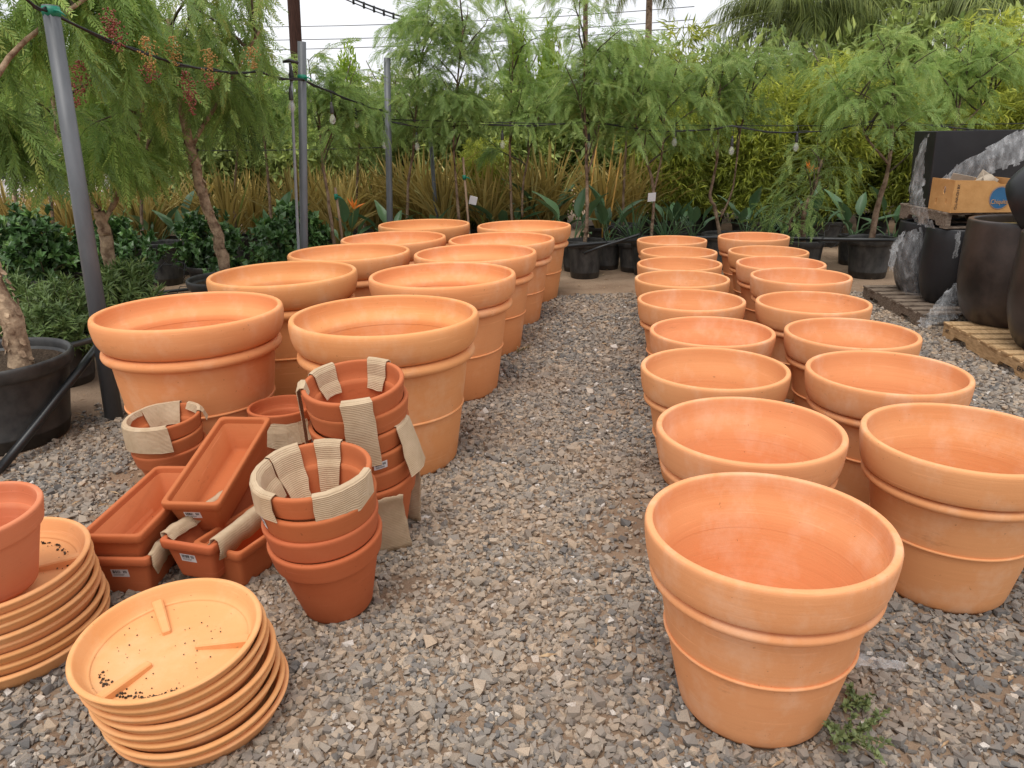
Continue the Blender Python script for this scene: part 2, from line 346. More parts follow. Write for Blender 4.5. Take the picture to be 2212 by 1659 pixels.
# positions solved from the rims and feet of the pots in the photograph
BIG = [(-1.697, 3.887, .016), (-1.484, 4.916, .023), (-1.264, 5.963, -.002), (-1.05, 6.921, -.022), (-.886, 7.96, -.022),
       (-.641, 3.73, .009), (-.436, 4.85, .006), (-.261, 5.844, -.008), (-.068, 6.791, -.035), (.151, 7.732, -.028)]
MID = [(.709, 1.862, -.004), (.883, 2.593, -.01), (.949, 3.361, -.015), (1.119, 4.063, -.023), (1.162, 4.755, .003), (1.256, 5.442, .011), (1.386, 6.123, .004), (1.524, 6.802, -.005), (1.608, 7.49, .005),
       (1.602, 2.45, .002), (1.672, 3.177, .008), (1.827, 3.902, -.006), (1.888, 4.593, .009), (2.054, 5.266, .047), (2.15, 5.953, .022), (2.276, 6.634, .011), (2.417, 7.489, .025)]      # x, y and how much taller or shorter than its kind
FEET = [(x, y, .325) for x, y, _ in BIG] + [(x, y, .205) for x, y, _ in MID]      # where no stone can lie
FEET += [(-.65, 2.38, .115), (-.595, 2.90, .115), (-1.61, 3.30, .10), (-1.18, 3.55, .10), (-2.96, 4.10, .33), (-2.9, 5.15, .22), (-.97, 1.85, .20), (-1.72, 2.15, .20)]

def stone_templates(n=26):
    out = []
    for i in range(n):
        r = np.random.default_rng(100 + i); p_ = np.array([(a_, b_, c_) for a_ in (-1, 1) for b_ in (-1, 1) for c_ in (-1, 1)]) * .62 + r.normal(0, .2, (8, 3))
        p_ *= np.array([1.15, r.uniform(.7, 1.), r.uniform(.6, .9)])
        bm = bmesh.new(); [bm.verts.new(q) for q in p_]; h = bmesh.ops.convex_hull(bm, input=bm.verts[:])
        bmesh.ops.delete(bm, geom=[g for g in h['geom_interior'] if isinstance(g, bmesh.types.BMVert)], context='VERTS')
        bmesh.ops.triangulate(bm, faces=bm.faces[:]); bm.verts.index_update()
        out.append((np.array([v.co[:] for v in bm.verts]), np.array([[v.index for v in f.verts] for f in bm.faces]))); bm.free()
    return out
def lownoise(x, y, f, seed):
    r = np.random.default_rng(seed); o = 0
    for k in range(7):
        a_ = r.uniform(0, 6.28); q = f * r.uniform(.6, 1.9); o = o + np.sin((x * math.cos(a_) + y * math.sin(a_)) * q + r.uniform(0, 6.28))
    return o / 7 ** .5
TEMPL = stone_templates()
def gravel():
    N = 440000
    y = 1.35 + (7.95 - 1.35) * rng.random(N); half = .70 * y + .35; x = -5.9 + rng.random(N) * (5.9 + 7.2)
    keep = (x > -half) & (x < half + .9 + .25 * lownoise(x, y, 1.5, 3)) & ((x < half - .25) | (rng.random(N) < .72))
    far = np.clip((y - 2.6) / 4.5, 0, 1)
    keep &= rng.random(N) < (1 - .6 * far)
    edge_l = -2.28 + .20 * (y - 4.4) + .16 * lownoise(x, y, 2.4, 5)
    keep &= (x > edge_l) | (rng.random(N) < np.clip(.75 + (x - edge_l) * 1.4, .0, .75) * (y < 4.6))
    keep &= y < 7.72 + .10 * lownoise(x, y, 3., 9)
    bare = lownoise(x, y, 2.6, 21) + .5 * lownoise(x, y, 8, 22)                   # worn patches where the soil shows
    keep &= rng.random(N) < np.clip(1.45 - np.clip(bare - .4, 0, 9) * 1.25, .10, 1)
    for fx, fy, fr in FEET: keep &= (x - fx) ** 2 + (y - fy) ** 2 > fr * fr
    x, y, far = x[keep], y[keep], far[keep]; n = len(x)
    s = rng.lognormal(0, .34, n) * .0099 * (1 + .32 * far); s = np.clip(s, .006, .028)
    z = s * rng.uniform(.0, .7, n)
    D = rng.normal(size=(n, 3)); D[:, 2] *= .22; U = np.tile([0, 0, 1.], (n, 1)) + rng.normal(size=(n, 3)) * .45
    M = frames(D, U, s); T = np.stack([x, y, z], 1)
    tint = np.clip(rng.normal(.38, .25, n) + .13 * lownoise(x, y, 1.3, 33), 0, .93); w_ = rng.random(n); tint[w_ < .012] = .98; tint[(w_ > .012) & (w_ < .03)] = .955
    parts, k = [], rng.integers(0, len(TEMPL), n)
    for i, (tv, tf) in enumerate(TEMPL):
        q = k == i; parts.append(inst(tv, tf, M[q], T[q], tint[q]))
    return np_mesh('gravel', parts), n
gm, gn = gravel(); print('stones', gn, 'tris', len(gm.polygons))
tag(link('gravel', gm, None, M_STONE), 'crushed grey stone gravel covering the yard between the pots', 'gravel', kind='stuff')

def litter(n, region, name, label, size, mat, flat=.15):
    x = rng.uniform(region[0], region[1], n); y = rng.uniform(region[2], region[3], n)
    ok = np.ones(n, bool)
    for fx, fy, fr in FEET: ok &= (x - fx) ** 2 + (y - fy) ** 2 > (fr + .02) ** 2
    x, y = x[ok], y[ok]; n = len(x); s = rng.uniform(*size, n)
    D = rng.normal(size=(n, 3)); D[:, 2] *= flat
    tv = np.array([(-.5, 0, 0), (0, .10, .05), (.5, 0, 0), (0, -.10, .03), (0, .02, -.04)]); tf = np.array([(0, 3, 2), (0, 2, 1), (0, 4, 3), (4, 2, 3), (0, 1, 4), (1, 2, 4)])
    me = np_mesh(name, [inst(tv, tf, frames(D, np.tile([0, 0, 1.], (n, 1)) + rng.normal(size=(n, 3)) * .3, s), np.stack([x, y, np.full(n, .016)], 1), rng.random(n))])
    return tag(link(name, me, None, mat), label, 'litter', kind='stuff')
litter(420, (-3.6, -1.7, 2.6, 6.5), 'bark_litter', 'reddish dry leaf and bark bits lying at the left edge of the gravel', (.025, .07), M_LITTER)
litter(260, (-1.2, 3.6, 1.5, 7.6), 'dry_leaf_litter', 'scattered straw and dry leaf bits on the gravel path', (.02, .07), M_LITTER, .08)
litter(500, (-4.5, 6.0, 7.7, 12.5), 'mulch', 'brown mulch bits on the dirt among the black nursery pots', (.03, .09), M_LITTER)

# ------------------------------------------------------------------ the large terracotta pots
def pot_meshes(body, rim, mould, bead):
    b = np_mesh('body', [lathe(body, 72)], True); r = np_mesh('rim', [lathe(bez(rim, 3), 72)], True)
    return [('body', b), ('rim', r), ('moulding', np_mesh('moulding', [torus(*mould, 72, 12)], True)), ('bead', np_mesh('bead', [torus(*bead, 72, 8)], True))]
BIGM = pot_meshes([(0, 0), (.316, 0), (.330, .006), (.338, .025), (.358, .16), (.378, .305), (.396, .43), (.412, .57), (.415, .64), (.4145, .652), (.393, .652), (.3925, .651), (.388, .62), (.376, .5), (.35, .3), (.312, .07), (.29, .05), (0, .045)],
                  [(.398, .610), (.424, .617), (.447, .634), (.464, .666), (.473, .705), (.4765, .742), (.4745, .765), (.469, .776), (.460, .780), (.451, .7785), (.4455, .771), (.4445, .752), (.441, .724), (.431, .698), (.412, .676), (.396, .658), (.3905, .644), (.388, .63)], (.424, .586, .028), (.3785, .305, .007))
MIDM = pot_meshes([(0, 0), (.183, 0), (.203, .005), (.215, .022), (.222, .05), (.245, .16), (.266, .265), (.284, .37), (.298, .455), (.299, .470), (.2985, .471), (.291, .471), (.2905, .470), (.2855, .455), (.2835, .445), (.2665, .34), (.245, .21), (.206, .06), (.185, .042), (0, .036)],
                  [(.297, .466), (.316, .470), (.326, .480), (.334, .515), (.3395, .560), (.3412, .588), (.3398, .598), (.336, .6035), (.329, .6045), (.322, .604), (.318, .600), (.3165, .590), (.315, .562), (.310, .532), (.301, .505), (.293, .482), (.287, .462), (.2831, .4435), (.2812, .434)], (.303, .445, .0185), (.2685, .262, .0052))
NTH = ['front', 'second from front', 'third from front', 'fourth from front', 'fifth from front', 'sixth from front', 'seventh from front', 'eighth from front', 'farthest']
def pots(name, ms, mat, pos, rows, group, kind):
    proto = None; i = 0
    for rowname, cnt in rows:
        for k in range(cnt):
            nth = NTH[k] if k < cnt - 1 else 'farthest'
            lab = f'{kind}, {nth} of {rowname}'; x, y, dh = pos[i]; i += 1; hz = 1 + dh / (.78 if ms is BIGM else .604)
            rot = (random.uniform(-.006, .006), random.uniform(-.006, .006), random.uniform(0, 6.28))
            if proto is None:
                proto = thing(name, lab, 'pot', (x, y, 0), group, rot)
                for nm, me in ms: link(nm, me, proto, mat)
                t = proto
            else: t = dup(proto, (x, y, 0), lab, rot=rot)
            t.scale = (1, 1, hz)
pots('large_terracotta_pot', BIGM, M_A, BIG, (('the row by the grey posts', 5), ('the left row edging the gravel path', 5)), 'large orange terracotta pots', 'large orange terracotta pot')
pots('terracotta_pot', MIDM, M_C, MID, (('the right row edging the gravel path', 9), ('the row nearest the pallets', 8)), 'pale terracotta pots on the right', 'pale terracotta pot')

# ------------------------------------------------------------------ small red clay pots in stacks, stickers, cardboard
SMALL = (('body', np_mesh('body', [lathe([(0, 0), (.108, 0), (.120, .004), (.126, .014), (.150, .12), (.178, .240), (.1785, .246), (.162, .246), (.158, .225), (.136, .12), (.108, .025), (0, .02)], 56)], True)),
         ('rim', np_mesh('rim', [lathe(bez([(.179, .236), (.186, .238), (.189, .244), (.196, .285), (.200, .308), (.199, .316), (.195, .320), (.187, .320), (.182, .316), (.179, .295), (.176, .270), (.170, .252), (.161, .236)], 3), 56)], True)))
PITCHZ = .083
def sticker(parent, ang, z, rfun, w=.05, h=.03):
    """white price sticker bent round a rim; bar lines as its own piece"""
    def patch(name, a0, a1, z0, z1, off, mat, par, na=6):
        A = np.linspace(a0, a1, na); V = []
        for t in A:
            for zz in (z0, z1): r = rfun(zz) + off; V.append((r * math.cos(t), r * math.sin(t), zz))
        for t in A:
            for zz in (z0, z1): r = rfun(zz) + off - .0008; V.append((r * math.cos(t), r * math.sin(t), zz))
        k = 2 * na; F = [(2 * i, 2 * i + 2, 2 * i + 3, 2 * i + 1) for i in range(na - 1)] + [(k + 2 * i + 1, k + 2 * i + 3, k + 2 * i + 2, k + 2 * i) for i in range(na - 1)]
        F += [(0, 1, k + 1, k), (2 * na - 2, k + 2 * na - 2, k + 2 * na - 1, 2 * na - 1)] + [(2 * i, k + 2 * i, k + 2 * i + 2, 2 * i + 2) for i in range(na - 1)] + [(2 * i + 1, 2 * i + 3, k + 2 * i + 3, k + 2 * i + 1) for i in range(na - 1)]
        return link(name, np_mesh(name, [(np.array(V), np.array(F))]), par, mat)
    da = w / rfun(z) / 2; st = patch('sticker', ang - da, ang + da, z - h / 2, z + h / 2, .0022, M_WHITE, parent)
    parts = []
    def bar(a0, a1, z0, z1):
        V = [((rfun(q) + .0032) * math.cos(t), (rfun(q) + .0032) * math.sin(t), q) for t, q in ((a0, z0), (a1, z0), (a1, z1), (a0, z1))]; parts.append((np.array(V), np.array([(0, 1, 2, 3)])))
    t = -.72
    while t < .1:
        ww = random.choice((.03, .05, .08)); bar(ang + t * da, ang + (t + ww) * da, z - h * .02, z + h * .38); t += ww + random.choice((.03, .05))
    for q in (-.18, -.3): bar(ang - .7 * da, ang + .55 * da, z + (q - .025) * h, z + (q + .025) * h)
    for q in range(3): bar(ang + (.3 + .16 * q) * da, ang + (.4 + .16 * q) * da, z + .02 * h, z + .34 * h)
    link('barcode', np_mesh('barcode', parts), st, M_INK)
def strip(name, label, frame, prof_fn, a0, a1, path, na=14, jag=.006, seed=0, group='cardboard packing strips'):
    """sheet bent over a rim: path is a list of (r, z) from outside foot over the lip to inside foot, at angles a0..a1"""
    r = np.random.default_rng(seed); pth = []; na = max(3, na // 3); jag *= .6
    for (p0, p1) in zip(path[:-1], path[1:]):
        L_ = math.dist(p0, p1); k = max(1, int(L_ / .035)); pth += [tuple(np.array(p0) + (np.array(p1) - np.array(p0)) * t / k) for t in range(k)]
    pth.append(path[-1]); pth = np.array(pth); nv = len(pth); V, dist, acc = [], [], 0
    dd = np.concatenate([[0], np.cumsum(np.linalg.norm(np.diff(pth, axis=0), axis=1))])
    j0, j1 = r.normal(0, jag, na + 1), r.normal(0, jag, na + 1); s0, s1 = r.normal(0, jag * .7, nv), r.normal(0, jag * .7, nv)
    wob = [r.uniform(0, 6.28) for _ in range(4)]
    for i in range(na + 1):
        for k in range(nv):
            t = i / na; a_ = a0 + (a1 - a0) * t; rr, zz = pth[k]
            if i == 0: a_ += s0[k] / max(rr, .1)
            if i == na: a_ += s1[k] / max(rr, .1)
            zz += (j0[i] if k == 0 else j1[i] if k == nv - 1 else 0) + .0015 * math.sin(9 * t + wob[0])
            edge = abs(k / (nv - 1) - .5) * 2; rr += .005 * edge * math.sin(5 * t + wob[1])
            V.append((rr * math.cos(a_), rr * math.sin(a_), zz)); dist.append(dd[k])
    F = np.array([(i * nv + k, i * nv + nv + k, i * nv + nv + k + 1, i * nv + k + 1) for i in range(na) for k in range(nv - 1)])
    me = np_mesh(name, [(np.array(V), F)]); me.attributes.new('dist', 'FLOAT', 'POINT').data.foreach_set('value', np.array(dist, np.float32))
    o = link(name, me, None, M_CARD); o.matrix_world = frame
    md = o.modifiers.new('thickness', 'SOLIDIFY'); md.thickness = .0028; md.offset = 0
    return tag(o, label, 'cardboard', group)
def pot_stack(n, base, lean, labels, sc=1., group='small red clay pots', pz=PITCHZ, stick=(), tw=0., mats=M_S):
    """n nested pots, leaning; returns the frame of each"""
    fr = []; ax = Matrix.Rotation(lean[0], 4, 'X') @ Matrix.Rotation(lean[1], 4, 'Y')
    for k in range(n):
        M = Matrix.Translation(base) @ ax @ Matrix.Translation((random.uniform(-.004, .004) * (k > 0), random.uniform(-.004, .004) * (k > 0), pz * sc * k)) @ Matrix.Rotation(random.uniform(-.02, .02), 4, 'X') @ Matrix.Scale(sc, 4)
        fr.append(M); t = thing('clay_pot', labels[k], 'pot', group=group); t.matrix_world = M
        for nm, me in SMALL: link(nm, me, t, mats)
        for (kk, ang) in stick:
            if kk == k: sticker(t, ang, .279, lambda z: .1895 + (z - .244) * .165, .055, .034)
    return fr
def RIMP(lo, li):
    z1 = .32 - li; inn = [(.174, .310), (.166, .262)] + ([(.152, .240), (.146 - (.24 - z1) * .22, z1)] if z1 < .23 else [(.166 - (.262 - z1) * .4, z1)] if z1 < .26 else [])
    return [(.206, .32 - lo), (.2055, .318), (.200, .3265), (.184, .3265)] + inn
# front stack of four
f1 = pot_stack(4, (-.655, 2.385, .012), (math.radians(6), math.radians(-2.5)),
               ['bottom pot of the front stack of red clay pots, its tapered body fully showing', 'second pot up in the front stack of red clay pots', 'third pot up in the front stack, with a sticker on its rim', 'top pot of the front stack of red clay pots, lined with cardboard'],
               stick=((2, math.radians(213)),))
f1t = f1[3]
strip('cardboard_strip', 'pale cardboard wrapped over the left rim of the front pot stack', f1t, None, math.radians(158), math.radians(246), RIMP(.085, .13), 18, .007, 1)
strip('cardboard_strip', 'torn cardboard folded over the right rim of the front pot stack', f1t, None, math.radians(283), math.radians(352), RIMP(.09, .06), 16, .008, 2)
strip('cardboard_strip', 'upright cardboard strip at the back rim of the front pot stack', f1t, None, math.radians(70), math.radians(101), RIMP(.03, .19), 9, .004, 3)
strip('cardboard_strip', 'slanted cardboard strip over the back left rim of the front pot stack', f1t, None, math.radians(118), math.radians(157), [(.2085, .27), (.2085, .322), (.201, .330), (.183, .330), (.170, .31), (.155, .25), (.10, .14)], 10, .005, 4)
# tall stack behind
f2 = pot_stack(6, (-.595, 2.90, .012), (math.radians(8), math.radians(-2)),
               [f'{q} pot of the tall six high stack of red clay pots' for q in ('bottom', 'second from bottom', 'third from bottom, stickered', 'third from top', 'second from top', 'topmost')], stick=((2, math.radians(298)),))
f2t = f2[5]
strip('cardboard_strip', 'long cardboard strip down the front of the tall clay pot stack', f2t, None, math.radians(268), math.radians(300), [(.212, .045), (.2125, .318), (.200, .3265), (.184, .3265), (.174, .312), (.170, .28)], 10, .004, 5)
strip('cardboard_strip', 'cardboard strip over the back left rim of the tall clay pot stack', f2t, None, math.radians(125), math.radians(160), RIMP(.02, .11), 9, .004, 6)
strip('cardboard_strip', 'cardboard strip over the back right rim of the tall clay pot stack', f2t, None, math.radians(52), math.radians(82), RIMP(.03, .11), 9, .004, 7)
strip('cardboard_strip', 'thin dark edged cardboard strip down the left side of the tall clay pot stack', f2t, None, math.radians(178), math.radians(200), [(.222, .0), (.215, .318), (.201, .3275), (.185, .3275), (.176, .29)], 8, .004, 8)
strip('cardboard_strip', 'folded cardboard flap at the right side of the tall stack', f2[3], None, math.radians(325), math.radians(356), [(.255, .12), (.222, .25), (.206, .318), (.200, .3265), (.186, .3265)], 8, .006, 9)
def flat_card(label, corners, seed):
    r = np.random.default_rng(seed); n = 12; c = [np.array(q) for q in corners]; V, dist = [], []
    nrm = np.cross(c[1] - c[0], c[3] - c[0]); nrm /= np.linalg.norm(nrm)
    for i in range(n + 1):
        for j in range(n + 1):
            s_, t = i / n, j / n; p_ = (c[0] * (1 - s_) + c[1] * s_) * (1 - t) + (c[3] * (1 - s_) + c[2] * s_) * t
            p_ = p_ + nrm * (.006 * math.sin(3 * s_ + 2 * t) + (.012 if t > .72 else 0) * (t - .72) * 6)
            if i in (0, n) or j in (0, n): p_ = p_ + r.normal(0, .002, 3)
            V.append(p_); dist.append(t * .25)
    F = np.array([(i * (n + 1) + j, (i + 1) * (n + 1) + j, (i + 1) * (n + 1) + j + 1, i * (n + 1) + j + 1) for i in range(n) for j in range(n)])
    me = np_mesh('cardboard_sheet', [(np.array(V), F)], True); me.attributes.new('dist', 'FLOAT', 'POINT').data.foreach_set('value', np.array(dist, np.float32))
    o = link('cardboard_sheet', me, None, M_CARD); md = o.modifiers.new('thickness', 'SOLIDIFY'); md.thickness = .004; md.offset = 0
    return tag(o, label, 'cardboard', 'cardboard packing strips')
c0 = G(812, 1200); c1_ = G(890, 1184)
flat_card('flat brown cardboard sheet standing on the gravel right of the clay pot stacks', [c0 + Vector((0, 0, .012)), c1_ + Vector((0, 0, .012)), c1_ + Vector((-.015, -.07, .295)), c0 + Vector((-.015, -.07, .295))], 1)
c0 = G(878, 1126); c1_ = G(908, 1132)
flat_card('narrow shaded cardboard flap hanging beside the tall clay pot stack', [c0 + Vector((0, 0, .014)), c1_ + Vector((0, 0, .014)), c1_ + Vector((.02, -.03, .30)), c0 + Vector((-.01, -.01, .34))], 2)
# three smaller wrapped pots, and the pot behind the troughs
f3 = pot_stack(3, (-1.615, 3.31, .012), (math.radians(3), math.radians(-3)),
               [f'{q} small clay pot of the stack wrapped in corrugated cardboard' for q in ('bottom', 'middle', 'top')], .84, 'small red clay pots')
f3t = f3[2]
strip('cardboard_wrap', 'corrugated cardboard wrapped round the rim of the small stack behind the troughs', f3t, None, math.radians(150), math.radians(300), [(.216, .185), (.214, .25), (.209, .318), (.200, .327), (.184, .327), (.172, .30)], 30, .009, 10)
strip('cardboard_wrap', 'corrugated cardboard lining inside the back of the small wrapped stack', f3t, None, math.radians(82), math.radians(150), [(.208, .30), (.206, .32), (.198, .331), (.184, .331), (.170, .29), (.150, .235), (.142, .21)], 16, .004, 11)
strip('cardboard_wrap', 'curled end of corrugated cardboard on the right rim of the small wrapped stack', f3t, None, math.radians(12), math.radians(66), [(.226, .26), (.214, .31), (.200, .329), (.184, .328), (.168, .29)], 12, .009, 12)
f4 = pot_stack(2, (-1.18, 3.60, .012), (0, 0), ['lower small clay pot behind the terracotta troughs', 'open small clay pot behind the terracotta troughs'], .84, 'small red clay pots')
strip('cardboard_strip', 'cardboard scrap between the clay pot behind the troughs and the tall stack', f4[0], None, math.radians(255), math.radians(330), [(.225, .22), (.214, .30), (.206, .335), (.2035, .35)], 12, .008, 13)

# ------------------------------------------------------------------ terracotta troughs
def rrect(w, l, rad, z, k=5):
    out = []
    for cx, cy, a0 in ((w / 2 - rad, l / 2 - rad, 0), (-w / 2 + rad, l / 2 - rad, 90), (-w / 2 + rad, -l / 2 + rad, 180), (w / 2 - rad, -l / 2 + rad, 270)):
        for q in range(k): t = math.radians(a0 + 90 * q / (k - 1)); out.append((cx + rad * math.cos(t), cy + rad * math.sin(t), z))
    return out
def loft(rings, capb=True, capt=True):
    n = len(rings[0]); V = np.array([p_ for r in rings for p_ in r]); F = [(i * n + j, i * n + (j + 1) % n, (i + 1) * n + (j + 1) % n, (i + 1) * n + j) for i in range(len(rings) - 1) for j in range(n)]
    bm = bmesh.new(); vs_ = [bm.verts.new(v) for v in V]
    for f in F: bm.faces.new([vs_[i] for i in f])
    if capb: bm.faces.new(vs_[:n][::-1])
    if capt: bm.faces.new(vs_[-n:])
    return bm
TW, TL, TH = .235, .585, .175
def tring(s_, z, rad=.02): return rrect(TW - 2 * s_, TL - 2 * s_, rad, z)
tb = bm_mesh(loft([tring(.042, 0), tring(.036, .004), tring(.034, .012), tring(.012, .142), tring(.012, .150), tring(.022, .150), tring(.040, .03), tring(.052, .018, .03)]), 'body', True)
tr = bm_mesh(loft([tring(.0115, .136), tring(.003, .138), tring(.0, .143), tring(-.002, .168), tring(.0, .173), tring(.003, .175), tring(.013, .175), tring(.017, .172), tring(.018, .166), tring(.0225, .140)], False, False), 'rim', True)
for me_ in (tb, tr):
    for p_ in me_.polygons: p_.use_smooth = abs(p_.normal.z) < .98
def trough(label, front, yaw, pitch, roll=0, stick=False):
    """front: where the middle of the near top edge sits"""
    t = thing('terracotta_trough', label, 'planter', group='rectangular terracotta troughs')
    R = Matrix.Rotation(yaw, 4, 'Z') @ Matrix.Rotation(pitch, 4, 'X') @ Matrix.Rotation(roll, 4, 'Y')
    t.matrix_world = Matrix.Translation(front) @ R @ Matrix.Translation((0, TL / 2, -TH))
    link('body', tb, t, M_S); link('rim', tr, t, M_S)
    if stick:
        st = box('sticker', -.045, .022, -TL / 2 + .0152, -TL / 2 + .0166, .083, .118, M_WHITE, t, 0)
        st.rotation_euler = (0, 0, 0); parts = []; x = -.038
        # the front wall slopes: tip the sticker with it
        sh = .022 / .13
        for v in st.data.vertices: v.co.y -= (v.co.z - .012) * sh - .0185
        def bar(x0, x1, z0, z1):
            parts.append((np.array([(x, -TL / 2 + .0146 - (z - .012) * sh + .0185, z) for x, z in ((x0, z0), (x1, z0), (x1, z1), (x0, z1))]), np.array([(0, 1, 2, 3)])))
        while x < -.008: ww = random.choice((.001, .002, .003)); bar(x, x + ww, .1, .114); x += ww + random.choice((.001, .002))
        bar(-.038, .004, .0945, .096); bar(-.038, .0, .090, .0915)
        for q in range(3): bar(.002 + .005 * q, .005 + .005 * q, .101, .113)
        link('barcode', np_mesh('barcode', parts), st, M_INK)
trough('topmost terracotta trough, tipped up across the other troughs', (-1.252, 2.60, .315), math.radians(-5), math.radians(14), 0, True)
trough('terracotta trough second in its stack, left of the tipped one', (-1.49, 2.445, .272), math.radians(-3), math.radians(1.), 0)
trough('terracotta trough lying on the gravel under the left trough, stickered', (-1.475, 2.44, .178), math.radians(-3), math.radians(0), 0, True)
trough('terracotta trough lined with cardboard, under the tipped one', (-1.225, 2.455, .225), math.radians(-17), math.radians(2), 0, True)
trough('terracotta trough on the gravel beneath the cardboard lined one', (-1.135, 2.50, .178), math.radians(-24), 0)
def channel(label, pts, seed):
    """cardboard folded along a trough rim: cross sections given at both ends"""
    r = np.random.default_rng(seed); a_, b_ = [np.array(p_) for p_ in pts]; n = 16; V, dist = [], []
    for i in range(n + 1):
        t = i / n; c = a_ * (1 - t) + b_ * t
        for k in range(len(c)):
            q = c[k] + r.normal(0, .003, 3) * (.6 if 0 < k < len(c) - 1 else 1.4); V.append(q); dist.append(k * .03)
    m_ = len(a_); F = np.array([(i * m_ + k, i * m_ + m_ + k, i * m_ + m_ + k + 1, i * m_ + k + 1) for i in range(n) for k in range(m_ - 1)])
    me = np_mesh('cardboard_channel', [(np.array(V), F)], True); me.attributes.new('dist', 'FLOAT', 'POINT').data.foreach_set('value', np.array(dist, np.float32))
    o = link('cardboard_channel', me, None, M_CARD); md = o.modifiers.new('thickness', 'SOLIDIFY'); md.thickness = .004
    return tag(o, label, 'cardboard', 'cardboard packing strips')
def chan(front, yaw, z, side, y0, y1, inner, outer, label, seed):
    c, s_ = math.cos(yaw), math.sin(yaw); P_ = lambda x, y, zz: (front[0] + x * c - y * s_, front[1] + x * s_ + y * c, zz)
    sec = lambda y: [q for q in [None if inner <= 0 else P_(side * (TW / 2 - .045), y, z - inner), None if inner <= 0 else P_(side * (TW / 2 - .025), y, z - inner * .5), None if inner <= 0 else P_(side * (TW / 2 - .022), y, z + .002), P_(side * (TW / 2 - .006), y, z + .008), P_(side * (TW / 2 + .010), y, z + .003), P_(side * (TW / 2 + .012), y, z - outer * .5), P_(side * (TW / 2 + .006), y, z - outer)] if q is not None]
    channel(label, (sec(y0), sec(y1)), seed)
chan((-1.225, 2.455), math.radians(-17), .235, 1, .03, .56, .03, .075, 'creased cardboard folded over the right rim of the lined trough', 1)
chan((-1.225, 2.455), math.radians(-17), .235, -1, .03, .40, .02, .03, 'cardboard folded over the left rim of the lined trough', 2)
chan((-1.475, 2.44), math.radians(-3), .183, 1, .01, .50, 0, .075, 'cardboard folded over the right rim of the lowest left trough', 3)

# ------------------------------------------------------------------ saucers
SAU = np_mesh('dish', [lathe(bez([(0.001, 0), (.19, 0), (.222, .001), (.234, .006), (.243, .020), (.257, .044), (.2675, .062), (.2715, .068), (.2715, .073), (.267, .0765), (.259, .0765), (.254, .072), (.2445, .052), (.2335, .032), (.221, .0225), (.2, .0185), (.001, .0185)], 3), 72)], True)
RIB = bm_mesh(box_v(.075, .238, -.013, .013, .012, .034, .004), 'rib')
for v in RIB.vertices:
    if v.co.x > .15: v.co.z += .012 if v.co.z > .025 else 0; v.co.y *= 1.25
def saucers(n, base, lean, labels, rot0, pz=.033, slip=(0, 0), sc=1.):
    ax = Matrix.Rotation(lean[0], 4, 'X') @ Matrix.Rotation(lean[1], 4, 'Y'); top = None
    for k in range(n):
        M = Matrix.Translation(base) @ ax @ Matrix.Translation((slip[0] * k + random.uniform(-.006, .006), slip[1] * k + random.uniform(-.006, .006), pz * k * sc)) @ Matrix.Rotation(random.uniform(-.012, .012), 4, 'X') @ Matrix.Rotation(random.uniform(-.012, .012), 4, 'Y') @ Matrix.Rotation(rot0 if k == n - 1 else random.uniform(0, 6), 4, 'Z') @ Matrix.Scale(sc, 4)
        t = thing('terracotta_saucer', labels[k], 'saucer', group='stacked terracotta saucers'); t.matrix_world = M
        link('dish', SAU, t, M_DISH)
        for q in range(3):
            r = link('rib', RIB, t, M_DISH); r.rotation_euler = (0, 0, math.radians(120 * q))
        top = M
    return top
ORD = ['bottom', 'second from bottom', 'third from bottom', 'fourth from bottom', 'fifth from bottom', 'third from top', 'second from top', 'topmost']
s1 = saucers(8, (-.958, 1.855, .0), (math.radians(4.), math.radians(-1)), [f'{q} saucer of the front terracotta saucer stack' for q in ORD[:7]] + ['topmost saucer of the front stack, three ribs and dirt crumbs showing'], math.radians(2), .0365, (-.004, -.003), .95)
s2 = saucers(8, (-1.71, 2.20, .0), (math.radians(3), math.radians(-1)), [f'{q} saucer of the left stack at the photo edge' for q in ORD], math.radians(20), .0345, (-.001, -.002), 1.06)
def crumbs(frame, n, seed, name, label, near):
    r = np.random.default_rng(seed); a_ = r.uniform(*near, n); rr = .20 - np.abs(r.normal(0, .012, n)); k = r.random(n) < .35
    a_[k] = r.uniform(0, 6.28, k.sum()); rr[k] = .2 * np.sqrt(r.random(k.sum()))
    T = np.stack([rr * np.cos(a_), rr * np.sin(a_), np.full(n, .0215)], 1); s_ = r.uniform(.001, .0042, n) * np.where(k, .6, 1)
    D = r.normal(size=(n, 3)); D[:, 2] *= .2; tv, tf = TEMPL[2]
    me = np_mesh(name, [inst(tv, tf, frames(D, np.tile([0, 0, 1.], (n, 1)), s_), T, r.random(n))])
    o = link(name, me, None, M_SOIL); o.matrix_world = frame; return tag(o, label, 'crumbs', kind='stuff')
crumbs(s1, 170, 1, 'soil_crumbs', 'dark soil crumbs and perlite lying in the topmost front saucer', (3.6, 5.2))
crumbs(s2, 60, 2, 'soil_crumbs', 'a few leaf crumbs lying in the topmost left saucer', (-.2, 1.2))
t = thing('clay_pot', 'pinkish clay pot standing on the left saucer stack at the photo edge', 'pot', group='small red clay pots')
t.matrix_world = s2 @ Matrix.Rotation(-math.radians(20), 4, 'Z') @ Matrix.Translation((.055, -.085, .047)) @ Matrix.Diagonal((.92, .92, .82, 1))
for nm, me in SMALL: link(nm, me.copy(), t, None).data.materials.clear()
for c in t.children: c.data.materials.append(M_SP)

